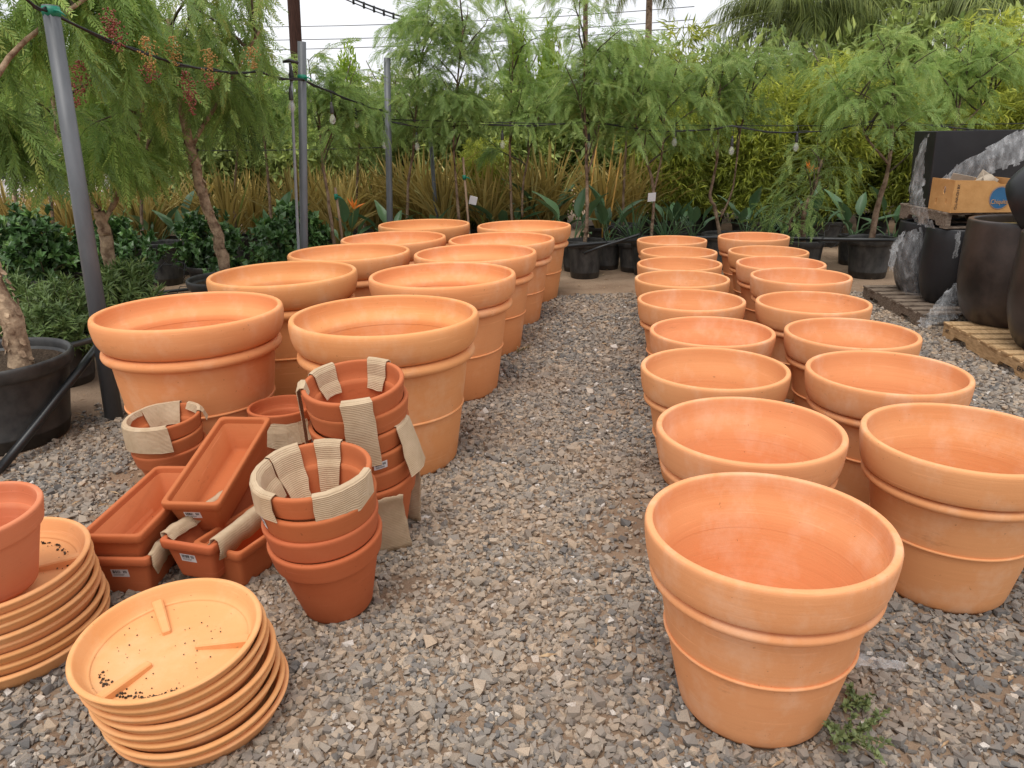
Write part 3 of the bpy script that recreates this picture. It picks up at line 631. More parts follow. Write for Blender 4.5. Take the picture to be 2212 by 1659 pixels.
# ------------------------------------------------------------------ black nursery pots
NPOT = (('body', np_mesh('body', [lathe([(0, 0), (.72, 0), (.76, .02), (.80, .16), (.81, .165), (.80, .18), (.93, .86), (.94, .90), (.90, .90), (.86, .5), (.0, .45)], 40)], True)),
        ('rim', np_mesh('rim', [lathe(bez([(.935, .83), (.965, .835), (.985, .86), (1.0, .90), (1.005, .96), (.995, .99), (.975, 1.), (.95, .99), (.93, .96), (.92, .87)], 2), 40)], True)),
        ('soil', np_mesh('soil', [(np.concatenate([lathe([(.0, .0), (.3, .02), (.6, -.015), (.89, .01)], 24)[0]]) + np.array([0, 0, .86]), lathe([(0, 0), (.3, 0), (.6, 0), (.89, 0)], 24)[1])], True)))
NP0 = [None]
def npot(label, loc, r=.24, h=.42, mat=M_BLACK):
    rot = (0, 0, random.uniform(0, 6))
    if NP0[0] is None:
        t = NP0[0] = thing('nursery_pot', label, 'pot', loc, 'black nursery pots')
        for nm, me in NPOT: link(nm, me, t, M_SOIL if nm == 'soil' else M_BLACKD)
    else: t = dup(NP0[0], loc, label)
    t.rotation_euler = rot; t.scale = (r, r, h); return t
def XY(u, Y, v=480): p_ = AT(u, v, Y); return Vector((p_.x, Y, 0))

# ------------------------------------------------------------------ leaves
def diamond(w=.1, d=.06): return np.array([(0, 0, 0), (.42, w / 2, .02), (1, 0, -d), (.42, -w / 2, .02)]), np.array([(0, 3, 2, 1)])
def folded(w=.5, d=.12, f=.07): return np.array([(0, 0, 0), (.42, w / 2, f), (1, 0, -d), (.42, -w / 2, f), (.45, 0, 0)]), np.array([(0, 4, 1), (1, 4, 2), (0, 3, 4), (3, 2, 4)])
def lance(w=.12, d=.2): return np.array([(0, 0, 0), (.3, w / 2, .015), (.3, -w / 2, .015), (.65, w * .42, -.25 * d), (.65, -w * .42, -.25 * d), (1, 0, -d)]), np.array([(0, 2, 1, 1), (1, 2, 4, 3), (3, 4, 5, 5)])
def frond(n=12, droop=.22, lf=.2, wf=.033, ang=52, seed=0):
    """compound leaf along +X, length 1: narrow leaflets in two ranks and a thin rachis"""
    r = np.random.default_rng(seed); V, F, tt = [], [], []
    for i in range(n):
        s_ = .10 + .88 * i / (n - 1); z = -droop * s_ * s_; prof = (.55 + .45 * math.sin(math.pi * min(1, s_ * 1.12) ** .8)) * lf
        for sd_ in (-1, 1):
            a_ = math.radians(ang - 14 * s_ + r.normal(0, 6)) * sd_; L = prof * r.uniform(.85, 1.1); dx, dy = math.cos(a_) * L, math.sin(a_) * L; zz = -L * r.uniform(.05, .38)
            px, py = -dy / L * wf / 2, dx / L * wf / 2; o = len(V)
            V += [(s_, 0, z), (s_ + dx * .45 + px, dy * .45 + py, z + zz * .3), (s_ + dx, dy, z + zz), (s_ + dx * .45 - px, dy * .45 - py, z + zz * .3)]
            F.append((o, o + 1, o + 2, o + 3)); tt += [r.normal(0, .07)] * 4
    for k in range(3):
        s0, s1 = k / 3, (k + 1) / 3; o = len(V); q = .006
        V += [(s0, -q, -droop * s0 * s0), (s1, -q, -droop * s1 * s1), (s1, q, -droop * s1 * s1 + .004), (s0, q, -droop * s0 * s0 + .004)]; F.append((o, o + 1, o + 2, o + 3)); tt += [.15] * 4
    return np.array(V), np.array(F), np.array(tt)
FR_FAR = [frond(11, .25, .22, .046, 52, i) for i in range(3)]
FR_NEAR = [frond(13, .22, .21, .042, 50, 10 + i) for i in range(3)]
def unit(v): return v / (np.linalg.norm(v) + 1e-9)
def grow(p0, d0, L, n, grav, r, wob=.12):
    pts = [np.array(p0, float)]; d = unit(np.array(d0, float)); st = L / n
    for i in range(n): d = unit(d + r.normal(0, wob, 3) + np.array([0, 0, grav])); pts.append(pts[-1] + d * st)
    return pts
def interp(pts, t):
    pts = np.array(pts); f = t * (len(pts) - 1); i = min(int(f), len(pts) - 2); q = f - i
    return pts[i] * (1 - q) + pts[i + 1] * q, unit(pts[i + 1] - pts[i])
def smooth_path(pts, sub=4): return [np.array(p_) for p_ in bez([tuple(q) for q in pts], sub)]
def pepper(label, loc, seed, trunks, limbs, limb_len, elev, twigs, twig_len, fr_n, fr_len, templ, mat, droop=-.10, crown_t=(.55, 1.), bark=M_BARK, group='potted pepper trees', tintm=.5, out=1.0, tk=7, bias=None, keep=None):
    """trunks: list of (list of points relative to loc, r0, r1)"""
    r = np.random.default_rng(seed); t = thing('pepper_tree', label, 'tree', loc, group); wood, tw, pos, dirs, limbw = [], [], [], [], []
    paths = []
    for pts, r0, r1 in trunks:
        pp = smooth_path(pts, 5); pp = [q + r.normal(0, r0 * .12, 3) * (0 < i < len(pp) - 1) for i, q in enumerate(pp)]
        rad = np.linspace(r0, r1, len(pp)) * (1 + r.normal(0, .07, len(pp))); wood.append((pp, rad)); paths.append(pp)
    ends = []
    for k in range(limbs):
        pp = paths[k % len(paths)]; q = crown_t[0] + (crown_t[1] - crown_t[0]) * (k / max(1, limbs - 1)) ** .8; p0, d0 = interp(pp, min(1, q))
        az = k * 2.4 + r.uniform(-.5, .5); el = math.radians(r.uniform(*elev)); d = np.array([math.cos(az) * math.cos(el) * out, math.sin(az) * math.cos(el) * out, math.sin(el)])
        if bias is not None: d = d + np.array(bias) * r.random()
        L = limb_len * r.uniform(.6, 1.15); lp = grow(p0, d, L, 6, -.04, r); L0_ = np.array(loc)
        if keep and not keep(lp[-1] + L0_): continue
        limbw.append((lp, np.linspace(.010, .003, 7) * (1 + L * .3)))
        for j in range(twigs):
            p1, d1 = interp(lp, r.uniform(.25, 1.)); az2 = r.uniform(0, 6.28); dd = d1 * .6 + np.array([math.cos(az2), math.sin(az2), r.uniform(-.1, .7)]) * .8
            tl = twig_len * r.uniform(.5, 1.2); tp = grow(p1, dd, tl, 6, droop * 2.2, r, .10)
            if keep:
                while len(tp) > 3 and not keep(tp[-1] + L0_): tp = tp[:-1]
                if not keep(tp[-1] + L0_): continue
            tw.append((tp, np.linspace(.0035, .0012, len(tp)))); ends.append(tp)
    per = max(2, fr_n // max(1, len(ends)))
    for tp in ends:
        for q in range(per):
            s_ = r.uniform(.08, 1.); p1, d1 = interp(tp, s_); side = unit(np.cross(d1, [0, 0, 1.]) + r.normal(0, .25, 3)) * r.choice((-1, 1))
            pos.append(p1); dirs.append(unit(d1 * .75 + side * r.uniform(.4, .9) + np.array([0, 0, r.uniform(-.8, .15)])))
    pos, dirs = np.array(pos), np.array(dirs); n = len(pos); k = r.integers(0, len(templ), n); sz = fr_len * r.uniform(.65, 1.25, n)
    U = np.tile([0, 0, 1.], (n, 1)) + r.normal(0, .45, (n, 3)); M = frames(dirs, U, sz); tint = np.clip(r.normal(tintm, .2, n) + .25 * (pos[:, 2] - pos[:, 2].mean()), 0, 1)
    parts = [inst(tv, tf, M[k == i], pos[k == i], tint[k == i], tt) for i, (tv, tf, tt) in enumerate(templ) if (k == i).any()]
    link('trunk', tube_mesh('trunk', wood, tk), t, bark); link('limbs', tube_mesh('limbs', limbw, 5), t, M_TWIG); link('twigs', tube_mesh('twigs', tw, 3), t, M_TWIGG)['kind'] = 'stuff'
    link('crown', np_mesh('crown', parts), t, mat); return t, pos

def rel(loc, *pts): return [np.array(p_) - np.array(loc) for p_ in pts]
def trunk_px(loc, Y, pix):                           # trunk points from pixels at the tree's own distance, with a little depth wander
    return [AT(u, v, Y + dy) - Vector(loc) for u, v, dy in pix]

# ------------------------------------------------------------------ near trees at the left
def bark_flakes(t, path, r0, n, seed):
    r = np.random.default_rng(seed); T, D, U, sz = [], [], [], []
    for i in range(n):
        p_, d_ = interp(path, r.random() * .98); a_ = r.uniform(0, 6.28); side = unit(np.cross(d_, [math.cos(a_), math.sin(a_), .1])); T.append(p_ + side * r0 * .97); D.append(d_ * r.choice((-1, 1)) + side * r.uniform(.05, .5) + r.normal(0, .25, 3)); U.append(side); sz.append(r.uniform(.02, .05))
    tv = np.array([(-.5, -.3, .0), (.1, -.38, .05), (.5, -.1, .22), (.45, .25, .25), (-.1, .35, .06), (-.5, .2, 0)]); tf = np.array([(0, 1, 2), (0, 2, 3), (0, 3, 4), (0, 4, 5)])
    link('bark_flakes', np_mesh('bark_flakes', [inst(tv, tf, frames(np.array(D), np.array(U), np.array(sz)), np.array(T))]), t, M_BARKP)['kind'] = 'stuff'
def px_of(p_):
    Z = p_[2] - CAMH; d = p_[1] * math.cos(PITCH) - Z * math.sin(PITCH); return 1106 + p_[0] / d * FPX
def near_keep(zmin, umax, ymin=4.75):                       # how low, how far right and how near the hanging crown reaches
    return lambda p_: p_[2] > zmin and px_of(p_) < umax and p_[1] > ymin
TL1 = (-2.80, 4.12, 0.)
npot('large black nursery pot with a peeling trunk at the left edge', (-2.96, 4.10, 0), .42, .50)
tr1 = [(0, 0, .40), (.0, .0, .7), (-.06, .02, 1.0), (-.22, .08, 1.5), (-.35, .2, 2.0), (-.25, .45, 2.5)]
t, _ = pepper('thick peeling pepper tree trunk in the large black pot at the left edge', TL1, 11, [(tr1, .068, .03), ([(-.22, .08, 1.5), (.0, .5, 2.1), (.3, 1.0, 2.5)], .022, .01)], 18, 1.1, (5, 55), 9, .75, 1300, .27, FR_NEAR, M_PEP, -.26, (.60, 1.), M_BARKP, 'near pepper trees', .5, tk=10, bias=(.5, .5, 0), keep=near_keep(1.45, 350, 4.7))
bark_flakes(t, smooth_path(tr1, 4), .062, 190, 1)
Y2 = 6.7; b2 = XY(487, Y2, 560); b2.z = 0
npot('wide black nursery pot holding a bare trunk behind the large pots', (b2.x + .02, Y2 + .02, 0), .38, .46)
tr2 = trunk_px(b2, Y2, [(490, 590, 0), (470, 510, 0), (438, 420, .0), (412, 320, .05), (388, 225, .05), (372, 130, .1), (365, 40, .1)])
tr2[0].z = .38
t, _ = pepper('leaning pepper tree with a bare ringed trunk and hanging leaves', b2, 12, [(tr2, .052, .026), ([tr2[3], tr2[3] + Vector((.35, .1, .5)), tr2[3] + Vector((.7, 0, .9))], .02, .01)], 22, .95, (0, 65), 9, .8, 1500, .26, FR_NEAR, M_PEP, -.28, (.62, 1.), M_BARKP, 'near pepper trees', .6, tk=9, keep=(lambda p_: near_keep(1.2, 590)(p_) and not (p_[1] < 6.8 and 365 < px_of(p_) < 505 and p_[2] < 1.95)))
bark_flakes(t, smooth_path(tr2, 4)[:14], .048, 110, 2)
Y3 = 6.0; b3 = XY(240, Y3, 600); b3.z = 0
npot('black nursery pot of the forked pale trunk behind the leaning post', (b3.x - .03, Y3, 0), .32, .40)
t3 = trunk_px(b3, Y3, [(243, 590, 0), (232, 540, 0), (222, 490, 0), (214, 455, 0)]); t3[0].z = .33
t3b = [t3[2]] + trunk_px(b3, Y3, [(250, 430, .05), (275, 370, .1), (300, 290, .2), (310, 200, .25)]); t3c = [t3[3]] + trunk_px(b3, Y3, [(190, 430, 0), (165, 380, -.05), (130, 300, -.05), (110, 180, 0)])
t, _ = pepper('pale forked pepper tree trunk beside the leaning grey post', b3, 13, [(t3, .05, .044), (t3b, .022, .011), (t3c, .03, .012)], 17, .8, (0, 60), 8, .75, 1150, .26, FR_NEAR, M_PEP, -.28, (.7, 1.), M_BARKP, 'near pepper trees', .65, keep=near_keep(1.4, 400))
# hanging berry clusters
def berries(tree, spots):
    ico = bmesh.new(); bmesh.ops.create_icosphere(ico, subdivisions=1, radius=1); ico.verts.index_update()
    tv = np.array([v.co[:] for v in ico.verts]); tf = np.array([[v.index for v in f.verts] for f in ico.faces]); ico.free(); tl = np.array(tree.location)
    for i, (u, v, Y, L, mat) in enumerate(spots):
        r = np.random.default_rng(50 + i); n = int(150 * L / .25); c = np.array(AT(u, v, Y)) - tl; s_ = r.random(n); wid = .019 * np.sin(np.pi * np.clip(s_ * .9 + .1, 0, 1)) + .008
        T = c + np.stack([r.normal(0, 1, n) * wid, r.normal(0, 1, n) * wid, (.5 - s_) * L], 1)
        M = np.repeat(np.eye(3)[None], n, 0) * r.uniform(.0045, .0062, n)[:, None, None]
        link('berry_cluster', np_mesh('berry_cluster', [inst(tv, tf, M, T)], True), tree, mat)['kind'] = 'stuff'
berries(t, [(235, 45, 4.72, .13, M_BERRY), (250, 78, 4.72, .16, M_BERRY), (175, 165, 4.75, .17, M_BERRY), (160, 205, 4.7, .13, M_BERRY), (320, 118, 4.9, .2, M_BERRYY), (322, 160, 4.9, .1, M_BERRY)])
berries([o for o in COL.objects if o.get('label', '').startswith('leaning pepper')][0], [(404, 185, 5.4, .18, M_BERRY), (414, 222, 5.4, .15, M_BERRY), (452, 140, 5.5, .2, M_BERRYY), (452, 175, 5.5, .1, M_BERRY), (545, 125, 5.7, .14, M_BERRYY), (375, 110, 5.4, .18, M_BERRYY)])

# ------------------------------------------------------------------ row of young pepper trees in black pots
def row_tree(label, potlabel, u, Y, stems, seed, n=950, pr=.23, ph=.43, h=1.0, mat=M_PEPB, limb=.55, tint=.5, v0=505, group='potted pepper trees', zmin=1.38):
    b = XY(u, Y, v0); b.z = 0; npot(potlabel, (b.x, b.y, 0), pr, ph, M_BLACK)
    tr = []
    for st, r0, r1 in stems:
        p_ = trunk_px(b, Y, st); tr.append((p_, r0, r1))
    base = tr[0][0][0]; base.z = ph * .84; base.x *= .3; base.y = 0
    for q in tr[1:]:
        q[0][0].z = max(q[0][0].z, ph * .84)
    pepper(label, b, seed, tr, 16, limb, (35, 82), 7, .46, int(n * 1.25), .205, FR_FAR, mat, -.10, (.45, 1.), M_BARK, group, tint, keep=lambda p_: p_[2] > zmin)
row_tree('slim young pepper tree tied to a low wooden stake', 'black nursery pot of the staked slim tree behind the large pots', 722, 8.3, [([(718, 505, 0), (708, 420, 0), (695, 340, 0), (690, 260, .05), (672, 200, .1)], .02, .009), ([(695, 340, 0), (720, 280, .1), (728, 230, .1)], .011, .006)], 21, 650, mat=M_PEP, limb=.38)
row_tree('young pepper tree with a dark stem right of the second grey post', 'black nursery pot right of the second grey post', 879, 9.6, [([(878, 470, 0), (881, 410, 0), (892, 330, 0), (897, 250, 0), (910, 130, .1), (925, 60, .1)], .02, .008)], 22, 850, limb=.5)
row_tree('young pepper tree next to the tall stake with green tape', 'black nursery pot next to the tall stake with green tape', 994, 9.3, [([(993, 470, 0), (985, 390, 0), (980, 310, 0), (984, 220, .1), (1000, 60, .1)], .018, .008)], 23, 1000, limb=.6)
row_tree('two stemmed young pepper tree behind the farthest large pots', 'black nursery pot of the two stemmed tree behind the large pots', 1108, 9.7, [([(1106, 468, 0), (1103, 400, 0), (1102, 290, 0), (1106, 170, .1), (1110, 60, .1)], .02, .009), ([(1128, 468, 0), (1130, 400, 0), (1145, 320, .1), (1170, 230, .1)], .016, .008)], 24, 900, limb=.7)
row_tree('young pepper tree in the black pot at the path end', 'black nursery pot standing alone at the end of the gravel path', 1264, 8.85, [([(1266, 520, 0), (1268, 440, 0), (1267, 340, 0), (1262, 210, 0), (1264, 80, .1)], .026, .008), ([(1268, 380, 0), (1290, 300, .05), (1297, 200, .1)], .012, .006)], 25, 1050, pr=.215, ph=.44, limb=.65)
row_tree('forked young pepper tree left of the far pot rows', 'black nursery pot left of the far pot rows', 1405, 8.95, [([(1408, 504, 0), (1412, 415, 0), (1395, 340, 0), (1372, 256, .05), (1365, 150, .1)], .02, .009), ([(1412, 415, 0), (1430, 330, 0), (1436, 240, .1)], .014, .007)], 26, 700, limb=.6)
row_tree('many stemmed young pepper tree behind the far right pots', 'black nursery pot behind the far right pots, mostly hidden', 1557, 9.3, [([(1557, 500, 0), (1545, 450, 0), (1534, 420, 0), (1549, 340, 0), (1552, 250, 0), (1556, 180, .1)], .026, .009), ([(1557, 470, 0), (1583, 405, 0), (1600, 280, .05), (1620, 200, .1)], .014, .006), ([(1549, 340, 0), (1528, 260, .1), (1510, 180, .1)], .012, .006)], 27, 850, limb=.72)
row_tree('low gnarled pepper tree with an orange bird of paradise bloom behind', 'black nursery pot of the low gnarled tree', 1738, 8.6, [([(1737, 508, 0), (1735, 470, 0), (1745, 435, 0), (1762, 400, 0), (1775, 345, 0)], .032, .010), ([(1745, 435, 0), (1715, 460, .02), (1705, 500, .02)], .02, .012)], 28, 130, zmin=.6, limb=.32, tint=.4)
row_tree('young pepper tree leaning right with a thick smooth stem', 'large black nursery pot left of the wrapped planters', 1884, 8.55, [([(1884, 508, 0), (1895, 450, 0), (1920, 355, 0), (1929, 245, 0), (1932, 185, .1)], .036, .010), ([(1920, 355, 0), (1890, 320, .0), (1868, 290, .05), (1850, 220, .1)], .014, .006)], 29, 900, pr=.255, ph=.45, limb=.68)
row_tree('young pepper tree above the black square planter', 'black nursery pot behind the wrapped planters', 2105, 9.2, [([(2060, 480, 0), (2058, 380, 0), (2062, 280, 0), (2075, 220, 0), (2090, 180, .1)], .022, .008), ([(2062, 280, 0), (2110, 240, .0), (2150, 190, .1)], .014, .006)], 30, 850, limb=.7)
for i, (u, Y, lean, hh) in enumerate([(585, 9.3, -15, 215), (505, 9.9, 10, 210), (300, 9.0, 20, 170), (110, 9.2, -10, 150), (30, 8.4, 8, 140), (770, 10.2, 6, 240), (1345, 10.4, 8, 150)]):
    w_ = ['behind the tall grey post', 'behind the leaning bare trunk', 'behind the forked pale trunk', 'behind the leaning grey post', 'behind the far left trunk', 'between the two far grey posts', 'behind the gap at the path end'][i]
    row_tree(f'young pepper tree {w_}', f'black nursery pot of the young tree {w_}', u, Y, [([(u, 480, 0), (u + lean * .3, 400, 0), (u + lean, 300, 0), (u + lean * 1.5, hh + 40, .1), (u + lean * 2, hh, .1)], .02, .008)], 40 + i, 800, limb=[.45, .5, .6, .6, .6, .35, .5][i], mat=M_PEP if i < 4 else M_PEPB, tint=.55)

# ------------------------------------------------------------------ flax clumps, paddle-leaved plants, strap plants
def blade(n=5, w=.032, bend=.35, seed=0):
    r = np.random.default_rng(seed); V, F = [], []
    for i in range(n + 1):
        s_ = i / n; ww = w * (1 - s_ ** 3) * (.55 + .9 * s_ * (1.2 - s_)); x, z = bend * s_ ** 2.4, s_ * (1 - .18 * bend * s_ * s_); V += [(x, ww / 2, z), (x + ww * .35, 0, z - .005), (x, -ww / 2, z)]
    for i in range(n):
        for q in (0, 1): F.append((i * 3 + q, i * 3 + q + 1, i * 3 + q + 4, i * 3 + q + 3))
    return np.array(V), np.array(F)
BL = [blade(5, .052, b_, i) for i, b_ in enumerate((.05, .13, .28, .55))]
def flax_mesh(seed, n, h):
    r = np.random.default_rng(seed); parts = []
    for i, (tv, tf) in enumerate(BL):
        m_ = n // 4; az = r.uniform(0, 6.28, m_); tilt = np.abs(r.normal(.06 + .10 * i, .08, m_)); s_ = h * r.uniform(.6, 1.08, m_)
        Z = np.stack([np.cos(az) * np.sin(tilt), np.sin(az) * np.sin(tilt), np.cos(tilt)], 1); X0 = np.stack([np.cos(az), np.sin(az), np.zeros(m_)], 1) + r.normal(0, .35, (m_, 3)); Y = np.cross(Z, X0); Y /= np.linalg.norm(Y, axis=1, keepdims=True); X = np.cross(Y, Z)
        M = np.stack([X, Y, Z], -1) * s_[:, None, None]; T = np.stack([np.cos(az) * .05 * r.random(m_), np.sin(az) * .05 * r.random(m_), np.zeros(m_)], 1)
        parts.append(inst(tv, tf, M, T, np.clip(r.normal(.5, .22, m_), 0, 1)))
    return np_mesh('foliage', parts)
FLAX = [flax_mesh(60 + i, 84, 1.0) for i in range(4)]; BLADE = [np_mesh('leaf', [(tv, tf, np.full(len(tv), .62))]) for tv, tf in BL]
WH = ['left of the leaning post', 'just right of the leaning post', 'behind the forked trunk', 'left of the leaning bare trunk', 'right of the leaning bare trunk', 'left of the sprinkler pipe', 'between the tall grey post and the staked tree', 'right of the staked tree', 'left of the second grey post', 'right of the second grey post', 'left of the thin slanted pipe', 'behind the green taped stake', 'behind the two stemmed tree', 'left of the path end tree', 'right of the path end tree', 'left of the far forked tree', 'at the far left edge', 'behind the white plant tag', 'behind the left dark bush', 'left of the grey barrel pot', 'behind the dark bush under the leaning trunk', 'behind the tall grey post', 'behind the staked tree stem', 'left of the green taped stake', 'right of the green taped stake', 'right of the two stemmed tree']
for i, (u, Y, h) in enumerate([(95, 10.6, .85), (205, 10.4, .85), (265, 11., .85), (345, 10.6, .9), (430, 10.7, .9), (545, 10.6, .9), (690, 10.5, .95), (765, 10.7, .95), (812, 11.1, .9), (875, 10.8, 1.05), (915, 10.6, 1.1), (1005, 10.9, 1.05), (1095, 11.2, 1.0), (1185, 10.7, 1.1), (1300, 10.9, 1.05), (1365, 11.3, 1.0), (20, 10.2, .85), (1430, 11.5, .9), (150, 9.9, .9), (310, 10.1, .9), (490, 10.0, .95), (640, 10.0, .95), (730, 9.8, .9), (960, 10.2, 1.0), (1050, 10.2, .95), (1140, 10.4, 1.0)]):
    p_ = XY(u, Y, 460); t = thing('flax_plant', f'bronze and orange sword leaved flax clump {WH[i]}', 'plant', (p_.x, Y, .25), 'bronze flax clumps', (0, 0, i * 1.7), h * 1.15)
    npot(f'black nursery pot of the flax clump {WH[i]}', (p_.x, Y, 0), .2, .34)
    link('foliage', FLAX[i % 4], t, M_STRAP)['kind'] = 'stuff'
    for k in range(7):
        o = link('leaf', BLADE[random.randrange(1, 4)], t, M_STRAP); o.rotation_euler = (random.uniform(-.25, .25), random.uniform(.05, .42), -i * 1.7 - 1.57 + random.uniform(-1.5, 1.5)); o.scale = (random.uniform(.85, 1.1),) * 3
def paddle(seed, L=.75, bl=.36, bw=.14, bend=.2):
    """one paddle leaf: stalk tube and folded blade, rising along +Z and arching to +X"""
    r = np.random.default_rng(seed); pts = [np.array((bend * .25 * s_ * s_, 0, (L - bl) * s_)) for s_ in np.linspace(0, 1, 5)]
    V, F, tri = tube(pts, np.linspace(.011, .006, 5), 5); parts = [(V, F, np.full(len(V), .75))]; n = 7; BV = []
    for i in range(n + 1):
        s_ = i / n; w_ = bw * math.sin(math.pi * min(1, .06 + s_ * .94) ** .85) * .5 + .002; x = pts[-1][0] + bend * (.12 * s_ + .6 * s_ * s_) ; z = pts[-1][2] + bl * s_ * (1 - .25 * bend * s_)
        for q, f in ((-1, .55), (-.5, .2), (0, 0), (.5, .2), (1, .55)): BV.append((x - abs(f) * w_ * .8, q * w_, z + .01 * math.sin(9 * s_ + q)))
    BF = np.array([(i * 5 + q, i * 5 + q + 1, i * 5 + q + 6, i * 5 + q + 5) for i in range(n) for q in range(4)])
    parts.append((np.array(BV), BF, np.full(len(BV), .3 + .4 * r.random()))); return np_mesh('leaf', parts, True)
PAD = [paddle(i, *q) for i, q in enumerate([(.62, .32, .12, .12), (.75, .38, .15, .22), (.6, .34, .13, .38), (.5, .3, .12, .5), (.68, .36, .14, .3)])]
def bird_plant(label, potlabel, u, Y, n, sc, seed, flower=None, pr=.19, ph=.36, v0=470):
    r = random.Random(seed); p_ = XY(u, Y, v0); npot(potlabel, (p_.x, Y, 0), pr, ph); t = thing('bird_of_paradise', label, 'plant', (p_.x, Y, ph * .84), 'bird of paradise plants', (0, 0, 0), sc)
    for k in range(n):
        o = link('leaf', PAD[r.randrange(5)], t, M_BOP); o.rotation_euler = (r.uniform(-.12, .12), r.uniform(.02, .5), k * 2.4 + r.uniform(-.4, .4)); o.location = (r.uniform(-.05, .05), r.uniform(-.05, .05), 0); q = r.uniform(.7, 1.15); o.scale = (q, q, q)
    if flower:
        f = AT(*flower, Y - .1) - t.location; f = f / sc; st = tube_mesh('flower_stalk', [([(0, 0, 0), (f.x * .5, f.y * .5, f.z * .6), tuple(f)], [.008, .007, .006])], 5); link('flower_stalk', st, t, M_TWIGG)
        pv = np.array([(0, 0, 0), (.45, .10, .05), (1, 0, .0), (.45, -.10, .05), (.4, 0, -.05)]); pf = np.array([(0, 1, 2), (0, 2, 3), (0, 4, 1), (1, 4, 2), (0, 3, 4), (3, 2, 4)])
        D = np.array([(-.5, 0, 1.), (-.15, .15, 1.), (.35, -.1, .8), (.7, .1, .35)]); fm = np_mesh('flower', [inst(pv, pf, frames(D, np.tile([0, 1., .1], (4, 1)), np.array([.16, .15, .14, .16]) / sc), np.tile(np.array(f), (4, 1)))]); link('flower', fm, t, M_ORANGE)
BW = [('left of the leaning bare trunk', 392, 9.6, 7, 1.), ('beside the sprinkler pipe', 590, 9.4, 6, .95), ('with an orange bloom beside the staked tree', 752, 9.2, 7, .95), ('at the second grey post', 838, 9.5, 7, 1.05), ('just behind the farthest outer large pot', 935, 9.2, 6, .75),
      ('behind the two farthest large pots', 1090, 9.9, 9, .95), ('with tall paddles behind the farthest large pot', 1185, 10.2, 6, 1.35), ('with broad leaves beside the path end tree', 1245, 9.3, 6, 1.1), ('right of the path end tree', 1312, 9.4, 9, .95), ('behind the far forked tree', 1460, 9.9, 8, .9),
      ('left of the many stemmed tree', 1500, 9.7, 8, .9), ('right of the many stemmed tree', 1612, 9.9, 8, .9), ('with an orange bloom behind the gnarled tree', 1752, 9.5, 8, .95), ('beside the leaning right tree', 1850, 9.4, 8, .95), ('right of the leaning right tree', 1932, 9.3, 6, 1.), ('left behind the small dark bushes', 330, 9.9, 6, .95)]
for i, (w_, u, Y, n, sc) in enumerate(BW):
    bird_plant(f'bird of paradise plant {w_}', f'black nursery pot of the bird of paradise {w_}', u, Y, n, sc, 70 + i, {2: (764, 452), 12: (1750, 372)}.get(i))
def strap_mesh(seed, n=26):
    r = np.random.default_rng(seed); parts = []
    for i, (tv, tf) in enumerate(BL[1:]):
        m_ = n // 3; az = r.uniform(0, 6.28, m_); tilt = np.abs(r.normal(.3 + .2 * i, .15, m_)); Z = np.stack([np.cos(az) * np.sin(tilt), np.sin(az) * np.sin(tilt), np.cos(tilt)], 1); X0 = np.stack([np.cos(az), np.sin(az), np.zeros(m_)], 1); Y = np.cross(Z, X0); Y /= np.linalg.norm(Y, axis=1, keepdims=True); X = np.cross(Y, Z)
        parts.append(inst(tv, tf, np.stack([X, Y, Z], -1) * r.uniform(.6, 1., m_)[:, None, None], np.zeros((m_, 3)), r.random(m_)))
    return np_mesh('foliage', parts)
SM = strap_mesh(5)
for i, (w_, u, Y, sc) in enumerate([('left of the far forked tree', 1372, 9.2, .7), ('between the forked and many stemmed trees', 1440, 9.3, .62), ('behind the farthest right pot', 1660, 9.4, .7), ('beside the gnarled tree', 1700, 9.3, .6)]):
    p_ = XY(u, Y, 470); npot(f'black nursery pot of the strap leaved plant {w_}', (p_.x, Y, 0), .2, .36); t = thing('strap_leaf_plant', f'green strap leaved plant {w_}', 'plant', (p_.x, Y, .3), 'green strap leaved plants', (0, 0, i), sc)
    link('foliage', SM, t, M_BOP)['kind'] = 'stuff'

# ------------------------------------------------------------------ bushes
def bush_pts(r, n, rx, rz, lumps=9):
    c = r.normal(size=(lumps, 3)); c /= np.linalg.norm(c, axis=1, keepdims=True); c[:, 2] = np.abs(c[:, 2]) * .9 - .1; c *= .45; k = r.integers(0, lumps, n); d = r.normal(size=(n, 3)); d /= np.linalg.norm(d, axis=1, keepdims=True)
    p_ = c[k] + d * (.62 * r.uniform(.35, 1, n) ** .5)[:, None]; p_[:, 2] += .35; p_ *= np.array([rx, rx, rz]); return p_, d
def rosette_bush(seed, tips, per, rx, rz, ll, templ, upb=.5, dr=.25):
    r = np.random.default_rng(seed); p_, d = bush_pts(r, tips, rx, rz); outd = p_ - np.array([0, 0, rz * .25]); outd /= np.linalg.norm(outd, axis=1, keepdims=True); outd[:, 2] += upb; outd /= np.linalg.norm(outd, axis=1, keepdims=True)
    n = tips * per; T = np.repeat(p_, per, 0); O = np.repeat(outd, per, 0); D = O * .6 + r.normal(0, .6, (n, 3)); D /= np.linalg.norm(D, axis=1, keepdims=True); T = T - O * (r.random(n) * ll * .9)[:, None]
    tint = np.clip(np.repeat(r.normal(.5, .16, tips), per) + r.normal(0, .12, n), 0, 1); U = O + r.normal(0, dr, (n, 3)); tv, tf = templ
    stems = [([(0, 0, -.05), tuple(q * .5 + r.normal(0, .02, 3)), tuple(q)], [.006, .004, .0015]) for q in p_[::max(1, tips // 40)]]
    return np_mesh('foliage', [inst(tv, tf, frames(D, U, ll * r.uniform(.6, 1.2, n)), T, tint)]), tube_mesh('stems', stems, 4)
DBM = [rosette_bush(80 + i, 300, 11, .36, .42, .065, folded(.62, .2, .06)) for i in range(2)]
